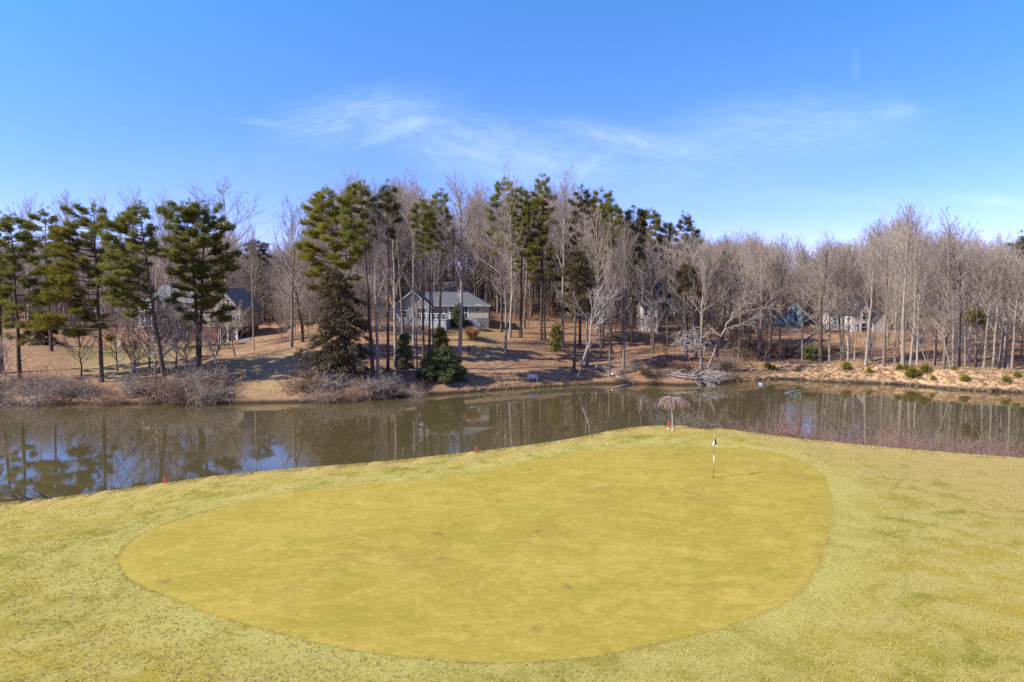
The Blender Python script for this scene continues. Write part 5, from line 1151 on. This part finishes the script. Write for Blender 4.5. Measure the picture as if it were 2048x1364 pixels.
# ------------------------------------------------------------------ light and sky
EL = R(37); SD = Vector((.933 * math.cos(EL), .36 * math.cos(EL), -math.sin(EL)))
sl = bpy.data.lights.new('sun', 'SUN'); sl.energy = 4.6; sl.angle = R(.53); sl.color = (1, .945, .86)
so = bpy.data.objects.new('sun', sl); col.objects.link(so); so.rotation_euler = SD.to_track_quat('-Z', 'Y').to_euler(); so.location = (-60, -10, 80)
w = bpy.data.worlds.new('World'); sc.world = w; w.use_nodes = True; t = NT(w)
tc = t.n('ShaderNodeTexCoord'); D = tc.outputs['Generated']
sky = t.n('ShaderNodeTexSky', sky_type='NISHITA', sun_disc=False, sun_elevation=EL, sun_rotation=math.atan2(-SD.x, -SD.y), altitude=200, air_density=1.0, dust_density=.25, ozone_density=3.2)
mp = t.mapping(D, (1, 1, 1.55), (0, 0, 0), (0, 0, .02)); t.l(mp, sky.inputs[0])
hs = t.n('ShaderNodeHueSaturation', i_Hue=.502, i_Saturation=1.17, i_Value=1.12, i_Color=sky.outputs[0])
s3 = t.n('ShaderNodeSeparateXYZ', i_0=D); az = t.math('DIVIDE', s3.outputs[0], s3.outputs[1]); el_ = t.math('DIVIDE', s3.outputs[2], s3.outputs[1])
cv = t.n('ShaderNodeCombineXYZ', i_0=az, i_1=el_).outputs[0]
def wisp(px, py, hw, hh, rot, amp, stretch=7, seed=0., sharp=(.20, .90)):
    a0 = (px - 1024) / FPX; e0 = (590 - py) / FPX
    sub = t.n('ShaderNodeVectorMath', operation='SUBTRACT', i_0=cv); sub.inputs[1].default_value = (a0, e0, 0)
    r_ = t.n('ShaderNodeVectorRotate', rotation_type='Z_AXIS', i_Vector=sub.outputs[0], i_Angle=R(rot)).outputs[0]
    nz = t.n('ShaderNodeTexNoise', i_Scale=9, i_Detail=3); t.l(cv, nz.inputs[0])
    wob = t.n('ShaderNodeVectorMath', operation='MULTIPLY_ADD', i_0=nz.outputs['Color']); wob.inputs[1].default_value = (.05, .03, 0); t.l(r_, wob.inputs[2])
    off_ = t.n('ShaderNodeVectorMath', operation='ADD', i_0=wob.outputs[0]); off_.inputs[1].default_value = (-.025, -.015, 0)
    q = t.mapping(off_.outputs[0], (FPX / hw, FPX / hh, 1)); ln = t.n('ShaderNodeVectorMath', operation='LENGTH', i_0=q).outputs['Value']
    msk = t.n('ShaderNodeMapRange', interpolation_type='SMOOTHSTEP', i_0=ln, i_1=1.0, i_2=.05).outputs[0]
    st = t.noise(t.mapping(wob.outputs[0], (22, 22 * stretch, 1), (0, 0, 0), (seed, seed, seed)), 1.0, 6, .62, .4)
    return t.math('MULTIPLY', t.math('MULTIPLY', msk, t.ramp(st, *sharp)), amp * .34)
W = [wisp(730, 236, 260, 80, -8, .62, 5, 1), wisp(795, 265, 120, 20, -24, .5, 4, 2), wisp(540, 248, 110, 12, 3, .32, 5, 3), wisp(960, 300, 300, 90, 12, .62, 4, 4), wisp(1250, 280, 260, 34, 12, .55, 5, 5),
     wisp(1160, 345, 120, 22, -32, .28, 4, 9), wisp(1600, 255, 380, 90, -2, .45, 4, 6, (.1, .9)), wisp(1780, 228, 100, 26, -6, .25, 4, 7), wisp(1702, 146, 16, 48, -12, .16, .6, 8), wisp(1980, 402, 160, 20, 5, .42, 6, 10), wisp(1640, 400, 300, 26, 0, .16, 5, 11), wisp(1250, 330, 560, 120, 0, .34, 3, 12, (.1, .95)), wisp(560, 330, 420, 60, 0, .10, 3, 13, (.2, .9))]
s = W[0]
for x in W[1:]: s = t.math('ADD', s, x)
front = t.math('GREATER_THAN', s3.outputs[1], .2); s = t.math('MULTIPLY', t.math('MINIMUM', s, .8), front)
tint = t.mix(t.ramp(el_, .02, .42), (.95, .64, .98), (.80, 1.02, 1.16)); hs2 = t.mix(1.0, hs.outputs[0], tint, 'MULTIPLY')
cc = t.mix(s, hs2, (6.6, 7.0, 7.4))
bg = t.n('ShaderNodeBackground', i_Color=cc, i_Strength=.15); ow = t.n('ShaderNodeOutputWorld'); t.l(bg.outputs[0], ow.inputs[0])

vs_ = sc.view_settings; vs_.view_transform = 'Standard'; vs_.look = 'None'; vs_.exposure = .85; vs_.gamma = 1; vs_.use_curve_mapping = False
sc.render.engine = 'CYCLES'; cy = sc.cycles
cy.max_bounces = 5; cy.diffuse_bounces = 2; cy.glossy_bounces = 2; cy.transmission_bounces = 3; cy.transparent_max_bounces = 4; cy.caustics_reflective = False; cy.caustics_refractive = False
cy.use_adaptive_sampling = True; cy.adaptive_threshold = .015
cy.use_denoising = False; cy.denoiser = 'OPENIMAGEDENOISE'; cy.denoising_input_passes = 'RGB_ALBEDO_NORMAL'
cy.sample_clamp_indirect = 6
